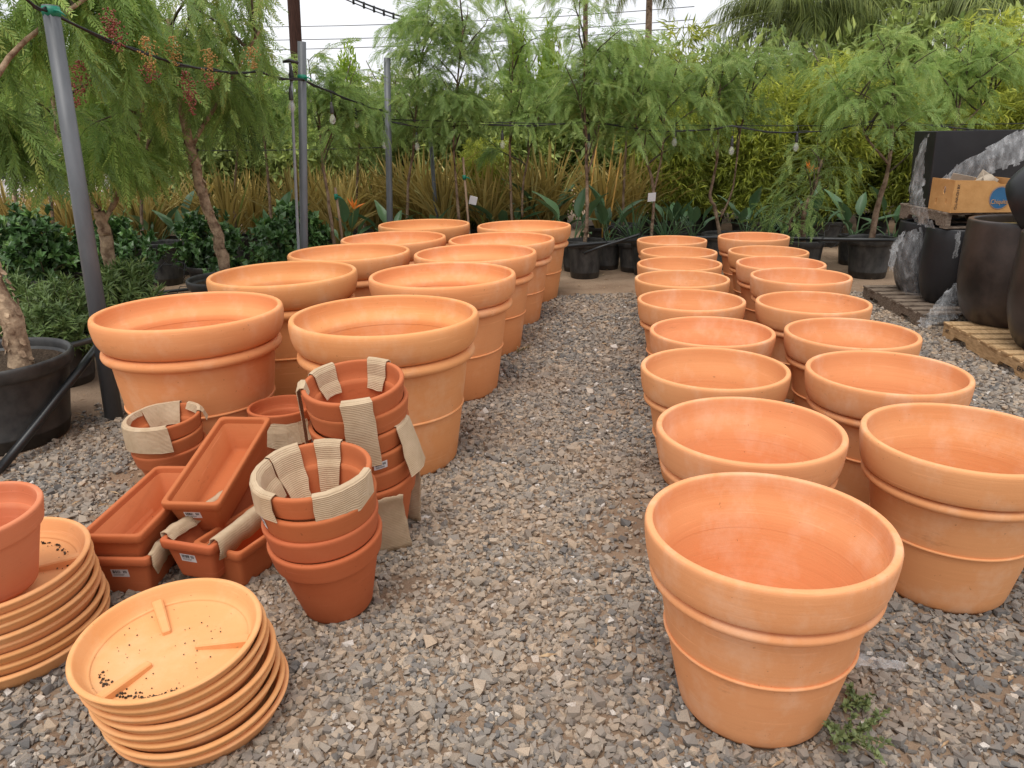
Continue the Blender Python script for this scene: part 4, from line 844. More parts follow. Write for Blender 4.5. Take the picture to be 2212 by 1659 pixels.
OLM = [rosette_bush(90 + i, 190, 20, .38, .40, .10, folded(.17, .18, .03), .8) for i in range(2)]
for i, (w_, u, Y, v, sx, sz, ph) in enumerate([('left of the leaning post', 75, 7.6, 575, 1.3, 1.5, .22), ('beside the forked pale trunk', 270, 7.8, 570, 1.15, 1.3, .22), ('behind the leaning bare trunk', 458, 8.2, 570, 1.15, 1.25, .25), ('at the foot of the tall grey post', 622, 8.0, 570, 1.3, 1.45, .22), ('between the forked trunk and the grey barrel pot', 195, 8.1, 560, 1.0, 1.0, .22)]):
    p_ = XY(u, Y, v); npot(f'black nursery pot of the dark bush {w_}', (p_.x, Y, 0), .27, .34); t = thing('dark_green_bush', f'dense dark green leafy bush {w_}', 'bush', (p_.x, Y, .28), 'dark green bushes', (0, 0, i * 2.)); t.scale = (sx, sx, sz)
    link('foliage', DBM[i % 2][0], t, M_DARK); link('stems', DBM[i % 2][1], t, M_TWIG)
for i, (w_, u, Y, v, sx, sz) in enumerate([('left of the leaning post', 110, 5.15, 680, 1.0, .9), ('right of the leaning post', 275, 5.75, 640, 1.0, .95), ('behind the peeling trunk at the left edge', 20, 5.6, 660, .9, .9)]):
    p_ = XY(u, Y, v); npot(f'black nursery pot of the oleander bush {w_}', (p_.x, Y, 0), .25, .36); t = thing('oleander_bush', f'narrow leaved green oleander bush {w_}', 'bush', (p_.x, Y, .30), 'oleander bushes', (0, 0, i * 2.)); t.scale = (sx, sx, sz)
    link('foliage', OLM[i % 2][0], t, M_OLE); link('stems', OLM[i % 2][1], t, M_TWIG)
npot('tall grey dusty nursery pot behind the dark bushes', (*XY(357, 8.9, 560)[:2], 0), .21, .50)

# ------------------------------------------------------------------ bamboo, hedge trees, flowering tree, palms
def bamboo_meshes(seed, h, spread, leaves, ll=.13):
    r = np.random.default_rng(seed); culms, T, D = [], [], []
    for k in range(9):
        az = k * 2.4; p0 = np.array([math.cos(az), math.sin(az), 0]) * spread * .3 * r.random(); pp = grow(p0, (math.cos(az) * .12, math.sin(az) * .12, 1), h * r.uniform(.7, 1.05), 8, -.012, r, .03); culms.append((pp, np.linspace(.008, .003, 9)))
        for q in range(leaves // 9 // 7):
            s_ = r.uniform(.12, 1.); p1, d1 = interp(pp, s_); a_ = r.uniform(0, 6.28); o = np.array([math.cos(a_), math.sin(a_), r.uniform(-.1, .5)]); bp = p1 + unit(o) * spread * r.uniform(.1, .75) * (1.15 - .6 * s_)
            for j in range(7): T.append(bp + r.normal(0, .035, 3)); D.append(unit(o * .6 + r.normal(0, .5, 3) + np.array([0, 0, -.25])))
    T, D = np.array(T), np.array(D); n = len(T); tv, tf = diamond(.15, .12); U = np.tile([0, 0, 1.], (n, 1)) + r.normal(0, .4, (n, 3))
    tint = np.clip(r.normal(.45, .2, n) + .12 * (T[:, 2] - h * .5), 0, 1)
    return np_mesh('foliage', [inst(tv, tf, frames(D, U, ll * r.uniform(.6, 1.25, n)), T, tint)]), [tube_mesh('culm', [c], 6) for c in culms]
BAM = [bamboo_meshes(120 + i, 2.6, .66, 7600, .18) for i in range(3)]
BL_ = ['right of the path end tree', 'behind the far forked tree', 'left of the many stemmed tree', 'right behind the many stemmed tree', 'behind the gnarled tree', 'left of the leaning right tree', 'right of the leaning right tree', 'behind the black square planter', 'above the fruit box', 'at the far right edge', 'growing low behind the taped stake', 'rising tall right of the white sky gap', 'rising tall below the right palms', 'rising tall above the square planter', 'in the gap above the farthest right pots']
for i, (u, Y, sc) in enumerate([(1400, 12.2, .78), (1470, 11.4, .75), (1530, 12.0, .8), (1620, 11.2, .78), (1700, 11.6, .84), (1790, 11.0, .78), (1890, 11.6, .82), (1980, 10.9, .78), (2080, 11.2, .82), (2190, 11.0, .85), (1035, 10.9, .5), (1440, 13.2, 1.18), (1785, 12.8, .92), (2105, 12.2, 1.08), (1655, 12.6, .84)]):
    p_ = XY(u, Y, 440); t = thing('bamboo_clump', f'leafy light green bamboo clump {BL_[i]}', 'bamboo', (p_.x, Y, .25), 'bamboo clumps', (0, 0, i * 1.3), sc)
    npot(f'black nursery pot of the bamboo clump {BL_[i]}', (p_.x, Y, 0), .25, .36)
    link('foliage', BAM[i % 3][0], t, M_BAM)
    for c in BAM[i % 3][1]: link('culm', c, t, M_CULMG)
def hedge_meshes(seed, n, ll, w=.4, shape=(1, 1, 1), lumps=16, conic=0.):
    r = np.random.default_rng(seed); c = r.normal(size=(lumps, 3)); c /= np.linalg.norm(c, axis=1, keepdims=True); c *= r.uniform(.3, .62, (lumps, 1)); k = r.integers(0, lumps, n); d = r.normal(size=(n, 3)); d /= np.linalg.norm(d, axis=1, keepdims=True)
    p_ = c[k] + d * (.42 * r.uniform(.1, 1, n) ** .45)[:, None]; p_[:, :2] *= (1 - conic * (p_[:, 2:] + .5) * .6); p_ = p_ * np.array(shape); D = d * .5 + r.normal(0, .6, (n, 3)); D[:, 2] -= .1
    tv, tf = diamond(w, .1); tint = np.clip(r.normal(.45, .2, n) + .2 * p_[:, 2] / shape[2], 0, 1)
    return np_mesh('crown', [inst(tv, tf, frames(D, np.tile([0, 0, 1.], (n, 1)) + r.normal(0, .5, (n, 3)), ll * r.uniform(.6, 1.2, n)), p_, tint)])
HM = [hedge_meshes(140 + i, 5200, .13, .42) for i in range(3)]; CM = hedge_meshes(150, 4200, .12, .42, (1, 1, 1), 18, .9); WM = hedge_meshes(151, 900, .07, .8, (1, 1, 1), 9)
def tree(name, label, u, Y, zc, rx, rz, mesh, mat, group, bark=M_TWIG, extra=None, cat='tree'):
    p_ = XY(u, Y, 300); t = thing(name, label, cat, (p_.x, Y, 0), group); r = np.random.default_rng(abs(int(u))); stems = []
    for k in range(4): stems.append(([(0, 0, 0), (r.normal(0, .08), r.normal(0, .08), zc * .4), (r.normal(0, rx * .3), r.normal(0, rx * .3), zc), (r.normal(0, rx * .4), r.normal(0, rx * .4), zc + rz * .6)], [.05, .04, .025, .008]))
    link('trunk', tube_mesh('trunk', stems, 6), t, bark); c = link('crown', mesh, t, mat); c.location = (0, 0, zc); c.scale = (rx, rx, rz); c.rotation_euler = (0, 0, u * .37)
    if extra: e_ = link('blossom', extra[0], t, extra[1]); e_.location = (0, 0, zc + rz * .1); e_.scale = (rx, rx, rz)
HW = ['at the far left above the white wall', 'left of the leaning post far back', 'behind the forked trunk', 'behind the hanging berries', 'left of the tall grey post', 'behind the string lights', 'behind the second grey post', 'behind the thin slanted pipe', 'behind the tall stake', 'behind the two stemmed tree', 'behind the path end tree', 'behind the far forked tree', 'behind the many stemmed tree', 'behind the gnarled tree', 'behind the leaning right tree', 'behind the square planter', 'at the far right edge']
for i, (u, Y, zc, rx, rz) in enumerate([(-60, 29, 2.2, 2.8, 2.6), (90, 30, 2.2, 2.8, 2.6), (215, 29, 2.2, 2.6, 2.5), (330, 14, 1.5, 1.3, 1.6), (450, 13.4, 1.3, 1.2, 1.4), (570, 13.8, 1.2, 1.2, 1.25), (690, 13.2, 1.1, 1.1, 1.2), (800, 14, 1.1, 1.2, 1.2), (900, 13.4, 1.2, 1.1, 1.3), (1010, 13.8, 1.4, 1.2, 1.5), (1110, 13.3, 1.3, 1.1, 1.4), (1220, 14, 1.4, 1.2, 1.4), (1330, 13.6, 1.3, 1.2, 1.4), (1470, 14.2, 1.6, 1.3, 1.8), (1620, 14.4, 1.7, 1.4, 1.9), (1800, 14.2, 1.8, 1.5, 2.0), (1980, 14, 1.8, 1.5, 2.1), (2170, 13.6, 1.8, 1.5, 2.1), (2400, 13.8, 1.7, 1.6, 2.0), (2680, 13.8, 1.7, 1.6, 2.0)]):
    tree('hedge_tree', 'dark green background tree ' + (HW + ['beyond the right edge planters', 'just outside the right edge', 'well outside the right edge'])[i], u, Y, zc, rx, rz, HM[i % 3], M_HEDGE, 'background hedge trees')
tree('upright_tree', 'bright yellow green upright tree left of the palms against the sky', 1128, 14.8, 2.2, .62, 1.75, CM, M_BRIGHT, 'bright upright trees')
tree('upright_tree', 'bright green upright tree right of its twin against the sky', 1192, 15.2, 2.2, .60, 1.75, CM, M_BRIGHT, 'bright upright trees')
tree('upright_tree', 'small bright pointed tree left of the second grey post', 770, 15.5, 2.0, .75, 1.6, CM, M_BRIGHT, 'bright upright trees')
tree('upright_tree', 'small bright tree behind the sprinkler pipe top', 600, 14.5, 1.9, .8, 1.2, CM, M_BRIGHT, 'bright upright trees')
tree('flowering_tree', 'loose flowering tree with white blossom left of the second grey post', 785, 12.4, 1.65, .62, .95, HM[1], M_MYRT, 'white flowering trees', extra=(WM, M_FLOW))
tree('flowering_tree', 'loose flowering tree with white blossom right of the second grey post', 868, 13.0, 2.0, .55, .9, HM[2], M_MYRT, 'white flowering trees', extra=(WM, M_FLOW))
def palm_frond(seed, L=2.3, n=46, arch=.9, leafl=.55):
    r = np.random.default_rng(seed); pts = [np.array((L * s_ * (1 - .22 * arch * s_), 0, L * (.42 * s_ - .75 * arch * s_ * s_))) for s_ in np.linspace(0, 1, 12)]; V, F, tri = tube(pts, np.linspace(.022, .004, 12), 4); parts = [(V, F, np.full(len(V), .7))]; T, D = [], []
    for i in range(n):
        s_ = .12 + .88 * i / n; p_, d_ = interp(pts, s_)
        for sd_ in (-1, 1):
            for rep in range(2): T.append(p_); D.append(unit(d_ * .55 + np.array([0, sd_ * r.uniform(.35, .8), r.uniform(-.55, .15)])) * (leafl * (.45 + .55 * math.sin(math.pi * min(1, s_ + .12))) * r.uniform(.8, 1.15)))
    T, D = np.array(T), np.array(D); tv, tf = lance(.035, .55); s_ = np.linalg.norm(D, axis=1); parts.append(inst(tv, tf, frames(D, np.tile([0, 0, 1.], (len(T), 1)), s_), T, np.clip(r.normal(.5, .2, len(T)), 0, 1)))
    return np_mesh('frond', parts)
PF = [palm_frond(i, arch=q) for i, q in enumerate((.45, .75, 1.05))]
def palm(label, u, Y, z, sc, n, seed, trunk_r=.16):
    r = random.Random(seed); p_ = XY(u, Y, 200); t = thing('palm_tree', label, 'tree', (p_.x, Y, 0), 'feather palms'); link('trunk', tube_mesh('trunk', [([(0, 0, 0), (.04, 0, z * .5), (0, 0, z)], [trunk_r, trunk_r * .85, trunk_r * .7])], 9), t, M_BARK)
    for k in range(n):
        o = link('frond', PF[r.randrange(3)], t, M_PALM); o.location = (0, 0, z); o.rotation_euler = (r.uniform(-.25, .25), r.uniform(-.55, .45), k * 2.4 + r.uniform(-.3, .3)); q = sc * r.uniform(.85, 1.15); o.scale = (q, q, q)
palm('drooping feather palm filling the sky right of the white gap', 1720, 16.0, 3.75, 1.05, 36, 1)
palm('tall drooping feather palm at the top right', 1925, 16.5, 4.1, 1.15, 36, 2)
palm('dark drooping feather palm at the top right corner', 2150, 15.8, 4.0, 1.15, 36, 3)
palm('low bushy feather palm behind the right bamboo', 1850, 15.6, 3.0, .9, 26, 4)
palm('distant slender palm above the path end tree', 1262, 30, 6.6, .85, 20, 5, .12)
palm('distant leaning palm right of the slender one', 1395, 27, 6.4, 1.0, 20, 6, .14)

# ------------------------------------------------------------------ posts, pipes, wires
def post(name, label, pts, rad, mat, cat='post', k=16, group=None):
    t = thing(name, label, cat, pts[0], group); r_ = [np.array(p_) - np.array(pts[0]) for p_ in pts]; link('pole', tube_mesh('pole', [(r_, rad)], k), t, mat); return t
def band(t, p_, rad, axis=(0, 0, 1), h=.05, tails=True):
    p_ = np.array(p_); a_ = unit(np.array(axis, float)); g_ = [(([p_ + a_ * q for q in np.linspace(-h / 2, h / 2, 3)]), [rad * 1.05, rad * 1.16, rad * 1.05])]
    if tails: g_.append(([p_ + np.array([rad, -rad, 0]), p_ + np.array([rad + .03, -rad - .01, -.005]), p_ + np.array([rad + .06, -rad - .01, -.03])], [.008, .006, .003]))
    link('green_tape', tube_mesh('green_tape', g_, 10), t, M_GREEN)
P1b = G(247, 905); P1t = AT(108, 12, 4.45)
t = post('grey_post', 'leaning grey conduit post beside the nearest large pot', [P1b, P1t], [.052, .042], M_PVC); band(t, P1t - P1b - Vector((0, 0, .03)), .042)
b_ = AT(657, 535, 7.0); P2t = AT(652, 90, 7.0); P2b = Vector((b_.x - .02, 7.0, 0))
t = post('grey_post', 'tall upright grey conduit post behind the third large pot', [P2b, b_, P2t], .036, M_PVC); band(t, AT(653, 168, 7.0) - P2b, .036)
b_ = AT(842, 475, 9.07); P3t = AT(836, 125, 9.07); P3b = Vector((b_.x, 9.07, 0))
post('grey_post', 'shorter grey conduit post right of the tall one', [P3b, b_, P3t], .037, M_PVC)
b_ = AT(941, 445, 10.0); post('thin_grey_pipe', 'thin slanted grey pipe among the flax clumps', [Vector((b_.x + .03, 10, 0)), b_, AT(929, 290, 10.)], .026, M_PVC)
b_ = AT(645, 538, 6.9); rb = Vector((b_.x, 6.9, 0))
t = post('sprinkler_riser', 'thin pale sprinkler pipe just left of the tall grey post', [rb, b_, AT(632, 250, 6.9), AT(629, 175, 6.9)], .013, M_PVC2, 'sprinkler', 8)
tp = AT(628, 150, 6.9) - rb; link('nozzle', tube_mesh('nozzle', [([tp - Vector((0, 0, .09)), tp - Vector((0, 0, .05)), tp, tp + Vector((0, 0, .05))], [.018, .022, .014, .012]), ([tp + Vector((-.06, 0, .06)), tp + Vector((0, 0, .07)), tp + Vector((.07, 0, .05))], [.01, .018, .008])], 8), t, M_BLACKD)
t = post('wooden_stake', 'short wooden stake with green tape behind the large pots', [Vector((XY(738, 8.15, 500).x, 8.15, 0)), AT(738, 505, 8.15), AT(724, 405, 8.2)], .014, M_STAKE, 'stake', 6); band(t, AT(726, 425, 8.19) - t.location, .018, h=.06)
t = post('wooden_stake', 'long slanted wooden stake left of the two farthest large pots', [Vector((XY(1014, 8.9, 500).x, 8.9, 0)), AT(1014, 505, 8.9), AT(1000, 340, 9.0)], .014, M_STAKE, 'stake', 6); band(t, AT(1003, 383, 8.97) - t.location, .02, h=.05)
for i, (u0, v0, u1, v1) in enumerate([(1268, 470, 1293, 285), (1302, 470, 1330, 280), (1318, 470, 1342, 330)]):
    post('bamboo_cane', ['pale', 'long orange', 'short orange'][i] + ' bamboo cane among the flax right of the path end tree', [Vector((XY(u0, 10.3, 460).x, 10.3, 0)), AT(u0, v0, 10.3), AT(u1, v1, 10.4)], .011, M_CULM, 'cane', 6)
b_ = AT(640, 110, 26); t = post('utility_pole', 'dark brown wooden utility pole rising out of frame', [Vector((b_.x + .15, 26, 0)), b_, AT(634, 0, 26), AT(630, -120, 26)], .19, M_WOODP, 'pole', 10)
def catenary(a_, b_, sag, n=14): a_, b_ = Vector(a_), Vector(b_); return [a_.lerp(b_, q / n) - Vector((0, 0, sag * 4 * (q / n) * (1 - q / n))) for q in range(n + 1)]
for i, (v0, v1) in enumerate([(36, 44), (66, 72), (92, 88)]):
    tag(link('power_line', tube_mesh('power_line', [(catenary(AT(-300, v0, 60), AT(1500, v1 - 30, 60), 1.0), .025)], 4), None, M_WIRE), ['highest', 'middle', 'lowest'][i] + ' of the three thin power lines across the pale sky', 'wire', 'power lines')
t = thing('overhead_cable', 'black overhead cable with spacers at the top centre', 'wire', AT(760, -10, 12)); L0 = t.location.copy()
ca = catenary(AT(740, -12, 12), AT(1015, 66, 14), .08); cb = [q + Vector((0, 0, -.05)) for q in ca]; link('cable', tube_mesh('cable', [([q - L0 for q in ca], .014), ([q - L0 for q in cb], .009)], 5), t, M_WIRE)
for q, w_ in zip(ca[1:], cb[1:]): link('spacer', tube_mesh('spacer', [([q - L0 + Vector((0, 0, .02)), (q + w_) / 2 - L0, w_ - L0 - Vector((0, 0, .02))], .018)], 5), t, M_WIRE)
# string lights
SOCK = np_mesh('socket', [lathe(bez([(0.001, .03), (.010, .03), (.012, .0), (.017, -.01), (.019, -.06), (.017, -.075), (.001, -.075)], 2), 12)], True)
BULB = np_mesh('bulb', [lathe(bez([(.012, -.074), (.014, -.085), (.026, -.11), (.030, -.132), (.024, -.155), (.010, -.168), (.001, -.17)], 3), 14)], True)
def string(label, path, bulbs, rad=.008):
    L0 = Vector(path[0]); t = thing('string_lights', label, 'string lights', L0, 'string lights')
    pr_ = [np.array(p_) - np.array(L0) for p_ in path]; rr = np.random.default_rng(len(path)); tw = [q + np.array([0, .0, .016 * math.sin(i * 1.9)]) for i, q in enumerate(pr_)]
    link('cable', tube_mesh('cable', [(pr_, rad), (tw, rad * .7)], 6), t, M_WIRE)
    for b in bulbs:
        c = Vector(b[:3]) - L0; link('drop_wire', tube_mesh('drop_wire', [([c + Vector((0, 0, b[3])), c + Vector((.012, 0, b[3] * .5)), c + Vector((0, 0, .02))], .004)], 4), t, M_WIRE)
        s_ = link('socket', SOCK, t, M_BLACKD); s_.location = c; g_ = link('bulb', BULB, t, M_GLASS); g_.location = c
p1w = P1t - Vector((0, .05, .03)); pth = catenary(AT(40, -20, 4.2), p1w, .02, 4)[:-1] + catenary(p1w, AT(560, 155, 6.6), .10, 10)[:-1] + catenary(AT(560, 155, 6.6), AT(654, 172, 6.95), .02, 4)[:-1] + catenary(AT(654, 172, 6.95), AT(838, 243, 9.0), .02, 10)
def hang(u, v, Y, d=.1): p_ = AT(u, v, Y); return (p_.x, p_.y, p_.z, d)
string('black string light cable sagging between the grey posts', pth, [hang(627, 196, 6.88, .13), hang(716, 228, 7.7, .12), hang(768, 240, 8.3, .03), hang(829, 288, 8.95, .2)])
pth = catenary(AT(838, 262, 9.05), AT(1010, 268, 9.3), .05, 6)[:-1] + catenary(AT(1010, 268, 9.3), AT(1290, 262, 8.9), .03, 6)[:-1] + catenary(AT(1290, 262, 8.9), AT(1580, 272, 8.7), .08, 8)[:-1] + catenary(AT(1580, 272, 8.7), AT(1900, 258, 8.5), .10, 8)[:-1] + catenary(AT(1900, 258, 8.5), AT(2300, 288, 8.4), .03, 8)
string('black string light cable running right in front of the row trees', pth, [hang(900, 292, 9.1, .12), hang(1085, 288, 9.2, .12), hang(1272, 290, 8.95, .12), hang(1458, 282, 8.8, .02), hang(1582, 300, 8.7, .12), hang(1722, 292, 8.6, .1)], .007)
def wire(label, u0, v0, u1, v1, Y0, Y1, sag=.05, rad=.005, name='support_wire'): return tag(link(name, tube_mesh(name, [(catenary(AT(u0, v0, Y0), AT(u1, v1, Y1), sag), rad)], 4), None, M_WIRE), label, 'wire', 'support wires')
wire('thin straight support wire across the right trees', 838, 258, 2300, 265, 9.12, 8.9); wire('thin low support wire across the left plants', -60, 312, 838, 318, 8.6, 9.1)
# hoses
def hose(label, pts, rad): return tag(link('irrigation_hose', tube_mesh('irrigation_hose', [(smooth_path(pts, 6), rad)], 10), None, M_PIPE), label, 'hose', 'black irrigation hoses')
hose('thick black hose slanting down in front of the left black pot', [AT(222, 728, 4.62), AT(208, 752, 4.5), AT(150, 826, 4.12), AT(75, 922, 3.85), G(0, 1012, .03), G(-80, 1090, .03), G(-160, 1170, .03)], .024)
hose('black hose behind the leaning post base', [AT(110, 752, 4.85), AT(160, 744, 4.8), AT(205, 732, 4.66), AT(222, 728, 4.62)], .02)
hose('black irrigation hose lying along the row of nursery pots', [(.45, 8.4, .42), (1.2, 8.55, .45), (1.9, 8.6, .47), (2.7, 8.62, .46), (3.6, 8.35, .46), (4.2, 8.2, .46), (5.2, 8.3, .42)], .022)
hose('black hose slanting to the pot at the path end', [AT(1385, 505, 8.55), AT(1340, 520, 8.5), AT(1296, 534, 8.45), AT(1262, 548, 8.5)], .016)
hose('black hose along the ground behind the left pots', [(-3.8, 7.2, .2), (-2.0, 7.9, .25), (-1.2, 8.3, .28), (-.2, 8.35, .3)], .016)
def curl(label, c, R, seed):
    r = np.random.default_rng(seed); pts = [np.array(c) + R * np.array([math.cos(q), .4 * math.sin(q * 1.3), math.sin(q)]) * (1 + .15 * r.normal()) for q in np.linspace(0, 8, 22)]
    tag(link('drip_tube', tube_mesh('drip_tube', [(pts, .004)], 5), None, M_WIRE), label, 'drip tube', 'thin drip tubes')
curl('thin black drip tube looped at the path end pot', AT(1322, 508, 8.5), .09, 1); curl('thin drip tube looped left of the far right pots', AT(1370, 502, 8.5), .08, 2); curl('thin drip tube looped by the pot of the leaning right tree', AT(1800, 510, 8.4), .13, 3); curl('thin drip tube loop standing behind the nearest large pots', AT(368, 600, 6.9), .14, 4)
for i, (u, v, Y) in enumerate([(1022, 433, 9.0), (1408, 426, 8.7)]):
    o = box('plant_tag', -.045, .045, -.002, .002, -.05, .05, M_WHITE, None, .001); o.location = AT(u, v, Y); o.rotation_euler = (.3, .25 - .3 * i, .1); tag(o, ['white plant tag behind the farthest large pots', 'white plant tag on the far forked tree'][i], 'tag', 'white plant tags')

# ------------------------------------------------------------------ white building far left
p_ = XY(90, 24, 330); t = thing('white_building', 'long low white building glimpsed far left through the leaves', 'building', (p_.x, 24, 0))
box('wall', -4.5, 1.8, 0, 4, 0, 1.35, M_WALLW, t); box('roof', -4.8, 2.1, -.3, 4.3, 1.36, 1.46, M_ROOF, t)
for k in range(4): box('clapboard', -4.5, 1.8, -.05, -.005, .12 + .31 * k, .36 + .31 * k, M_WALLW, t)
for k in range(3): w_ = box('window', -3.9 + 1.9 * k, -3.1 + 1.9 * k, -.09, -.055, .55, 1.15, M_CERB, t); box('sill', -3.95 + 1.9 * k, -3.05 + 1.9 * k, -.14, -.052, .50, .545, M_WALLW, w_)

# ------------------------------------------------------------------ pallets, dark planters, fruit box, film
def pallet(label, x0, x1, y0, y1, z0, mat, nb=8, yaw=0, tilt=(0, 0)):
    """stringers run along Y at both sides and the middle; deck boards run along X"""
    W, L = x1 - x0, y1 - y0; t = thing('wooden_pallet', label, 'pallet', ((x0 + x1) / 2, (y0 + y1) / 2, z0), 'wooden pallets', (*tilt, yaw)); H_ = .135
    for xx in (-W / 2, -.02, W / 2 - .04):
        bm = bmesh.new(); pr_ = [(-L / 2, .018), (-L / 2 + .16, .018), (-L / 2 + .19, .055), (-L / 2 + .36, .055), (-L / 2 + .39, .018), (L / 2 - .39, .018), (L / 2 - .36, .055), (L / 2 - .19, .055), (L / 2 - .16, .018), (L / 2, .018), (L / 2, H_ - .019), (-L / 2, H_ - .019)]
        a_ = [bm.verts.new((xx, y, z)) for y, z in pr_]; b = [bm.verts.new((xx + .04, y, z)) for y, z in pr_]; n = len(pr_); bm.faces.new(a_); bm.faces.new(b[::-1]); [bm.faces.new((a_[i], b[i], b[(i + 1) % n], a_[(i + 1) % n])) for i in range(n)]
        bmesh.ops.recalc_face_normals(bm, faces=bm.faces[:]); link('stringer', bm_mesh(bm, 'stringer'), t, mat)
    for k in range(nb):
        bw = random.uniform(.085, .105); y = -L / 2 + (L - .1) * k / (nb - 1); o = box('deck_board', -W / 2 - random.uniform(0, .012), W / 2 + random.uniform(0, .012), y, y + bw, H_ - .018, H_ + random.uniform(-.002, .003), mat, t, .003)
    for k in (0, 1, 2): y = -L / 2 + (L - .1) * k / 2; box('bottom_board', -W / 2, W / 2, y, y + .1, 0, .017, mat, t, .003)
    return t
pallet('weathered grey wooden pallet under the film wrapped planters', 3.50, 4.62, 6.15, 7.38, 0, M_WOODG, 8, math.radians(-3))
t = pallet('new yellow wooden pallet under the two big dark planters', 3.46, 4.55, 4.66, 5.86, 0, M_WOODY, 9, math.radians(-4))
tm = text_mesh('ERM', .05); o = link('stamp', tm, t, M_INK); o.rotation_euler = (math.pi / 2, 0, -math.pi / 2); o.location = (-.5475, -.50, .07)
tm = text_mesh('HT', .04); o = link('stamp', tm, t, M_INK); o.rotation_euler = (math.pi / 2, 0, -math.pi / 2); o.location = (-.5475, .53, .07)
pallet('small weathered pallet resting on top of the film wrapped planters', 3.72, 4.60, 6.42, 7.30, .800, M_WOODG, 7, math.radians(-3))
def planter(label, loc, prof, mat, fill=None, rot=(0, 0, 0), group='dark ceramic planters'):
    t = thing('dark_planter', label, 'planter', loc, group, rot); link('body', np_mesh('body', [lathe(bez(prof, 4), 56)], True), t, mat)
    if fill: s_ = link('moss' if fill[1] is M_MOSS else 'soil', np_mesh('fill', [lathe([(0, fill[0] + .01), (fill[2] * .5, fill[0] + .015), (fill[2], fill[0])], 32)], True), t, fill[1])
    return t
def egg(r, h, rr): return [(.001, 0), (r * .62, 0), (r * .74, .02 * h), (r * .88, .14 * h), (r * .98, .35 * h), (r, .6 * h), (r * .985, .85 * h), (rr, .985 * h), (rr - .012, h), (rr - .03, h), (rr - .04, .985 * h), (rr - .03, .8 * h), (r * .9, .5 * h), (r * .6, .1 * h), (.001, .06 * h)]
planter('big dark bronze planter topped with moss on the new pallet', (3.965, 5.40 + .46, .139), egg(.385, .80, .375), M_BRONZE, (.74, M_MOSS, .345))
planter('big dark bronze planter cut off by the right edge of the photo', (3.87, 5.06, .139), egg(.385, .80, .375), M_BRONZE, (.74, M_SOIL, .345))
planter('round black vase lying tipped on the moss filled planter', (3.81, 5.72, 1.03), egg(.30, .62, .22), M_CERB, None, (math.radians(38), math.radians(52), 0))
planter('black planter under the small upper pallet, film scraps on its rim', (3.93, 6.62, .139), egg(.27, .655, .255), M_CERB)
planter('film wrapped black planter at the back of the weathered pallet', (3.93, 7.13, .139), egg(.25, .65, .24), M_CERB)
planter('black planter behind the film wrapped one', (4.33, 7.12, .139), egg(.21, .655, .20), M_CERB)
# square tapered planter
t = thing('square_planter', 'big black square planter wrapped in film on the upper pallet', 'planter', (4.14, 7.04, .938), rot=(0, 0, math.radians(-3)))
def sring(s_, z): return rrect(s_ * 1.02, s_ * .52, .012, z, 3)
link('body', bm_mesh(loft([sring(.72, 0), sring(.74, .01), sring(.80, .645), sring(.795, .65), sring(.75, .65), sring(.745, .64), sring(.68, .06)]), 'body'), t, M_CERB)
# fruit box
BX = thing('fruit_box', 'open orange brown cardboard fruit box with blue oval print', 'box', (3.98, 6.60, .938), rot=(0, 0, math.radians(-4))); bw, bd, bh, th_ = .52, .40, .265, .006
def panel(name, x0, x1, y0, y1, z0, z1, mat=M_BOX): return box(name, x0, x1, y0, y1, z0, z1, mat, BX, .0015)
def holed(name, axis, w, h, holes):
    """side wall with hand holes cut as polygons"""
    bm = bmesh.new(); out = [bm.verts.new((x, 0, z)) for x, z in ((-w / 2, 0), (w / 2, 0), (w / 2, h), (-w / 2, h))]; ed = [bm.edges.new((out[i], out[(i + 1) % 4])) for i in range(4)]
    for (cx, cz, rx, rz, n, sk) in holes:
        vs_ = [bm.verts.new((cx + rx * math.cos(q * 2 * math.pi / n) * (1 + sk * math.sin(q * 2 * math.pi / n)), 0, cz + rz * math.sin(q * 2 * math.pi / n))) for q in range(n)]; ed += [bm.edges.new((vs_[i], vs_[(i + 1) % n])) for i in range(n)]
    bmesh.ops.triangle_fill(bm, use_beauty=True, use_dissolve=False, edges=ed); o = link(name, bm_mesh(bm, name), BX, M_BOX); md = o.modifiers.new('thickness', 'SOLIDIFY'); md.thickness = th_; md.offset = 0; return o
o = holed('end_panel', 0, bd, bh, [(.045, .175, .026, .034, 12, .25), (.10, .085, .011, .026, 10, 0), (-.075, .075, .011, .026, 10, 0)]); o.rotation_euler = (0, 0, -math.pi / 2); o.location = (-bw / 2, 0, 0)
panel('end_panel', bw / 2 - th_, bw / 2, -bd / 2, bd / 2, 0, bh); panel('bottom_panel', -bw / 2 + .004, bw / 2 - .007, -bd / 2 + .004, bd / 2 - .004, .001, .007); panel('side_panel', -bw / 2 + .004, bw / 2 - .007, bd / 2 - th_, bd / 2, 0, bh * .97)
bm = bmesh.new(); pr_ = [(-bw / 2 + .003, 0), (bw / 2 - .007, 0), (bw / 2 - .007, bh * .9), (bw * .22, bh * .86), (bw * .1, bh * .97), (-bw / 2 + .003, bh)]
a_ = [bm.verts.new((x, -bd / 2, z)) for x, z in pr_]; b = [bm.verts.new((x, -bd / 2 + th_, z)) for x, z in pr_]; n = len(pr_); bm.faces.new(a_); bm.faces.new(b[::-1]); [bm.faces.new((a_[i], b[i], b[(i + 1) % n], a_[(i + 1) % n])) for i in range(n)]; bmesh.ops.recalc_face_normals(bm, faces=bm.faces[:]); link('side_panel', bm_mesh(bm, 'side_panel'), BX, M_BOX)
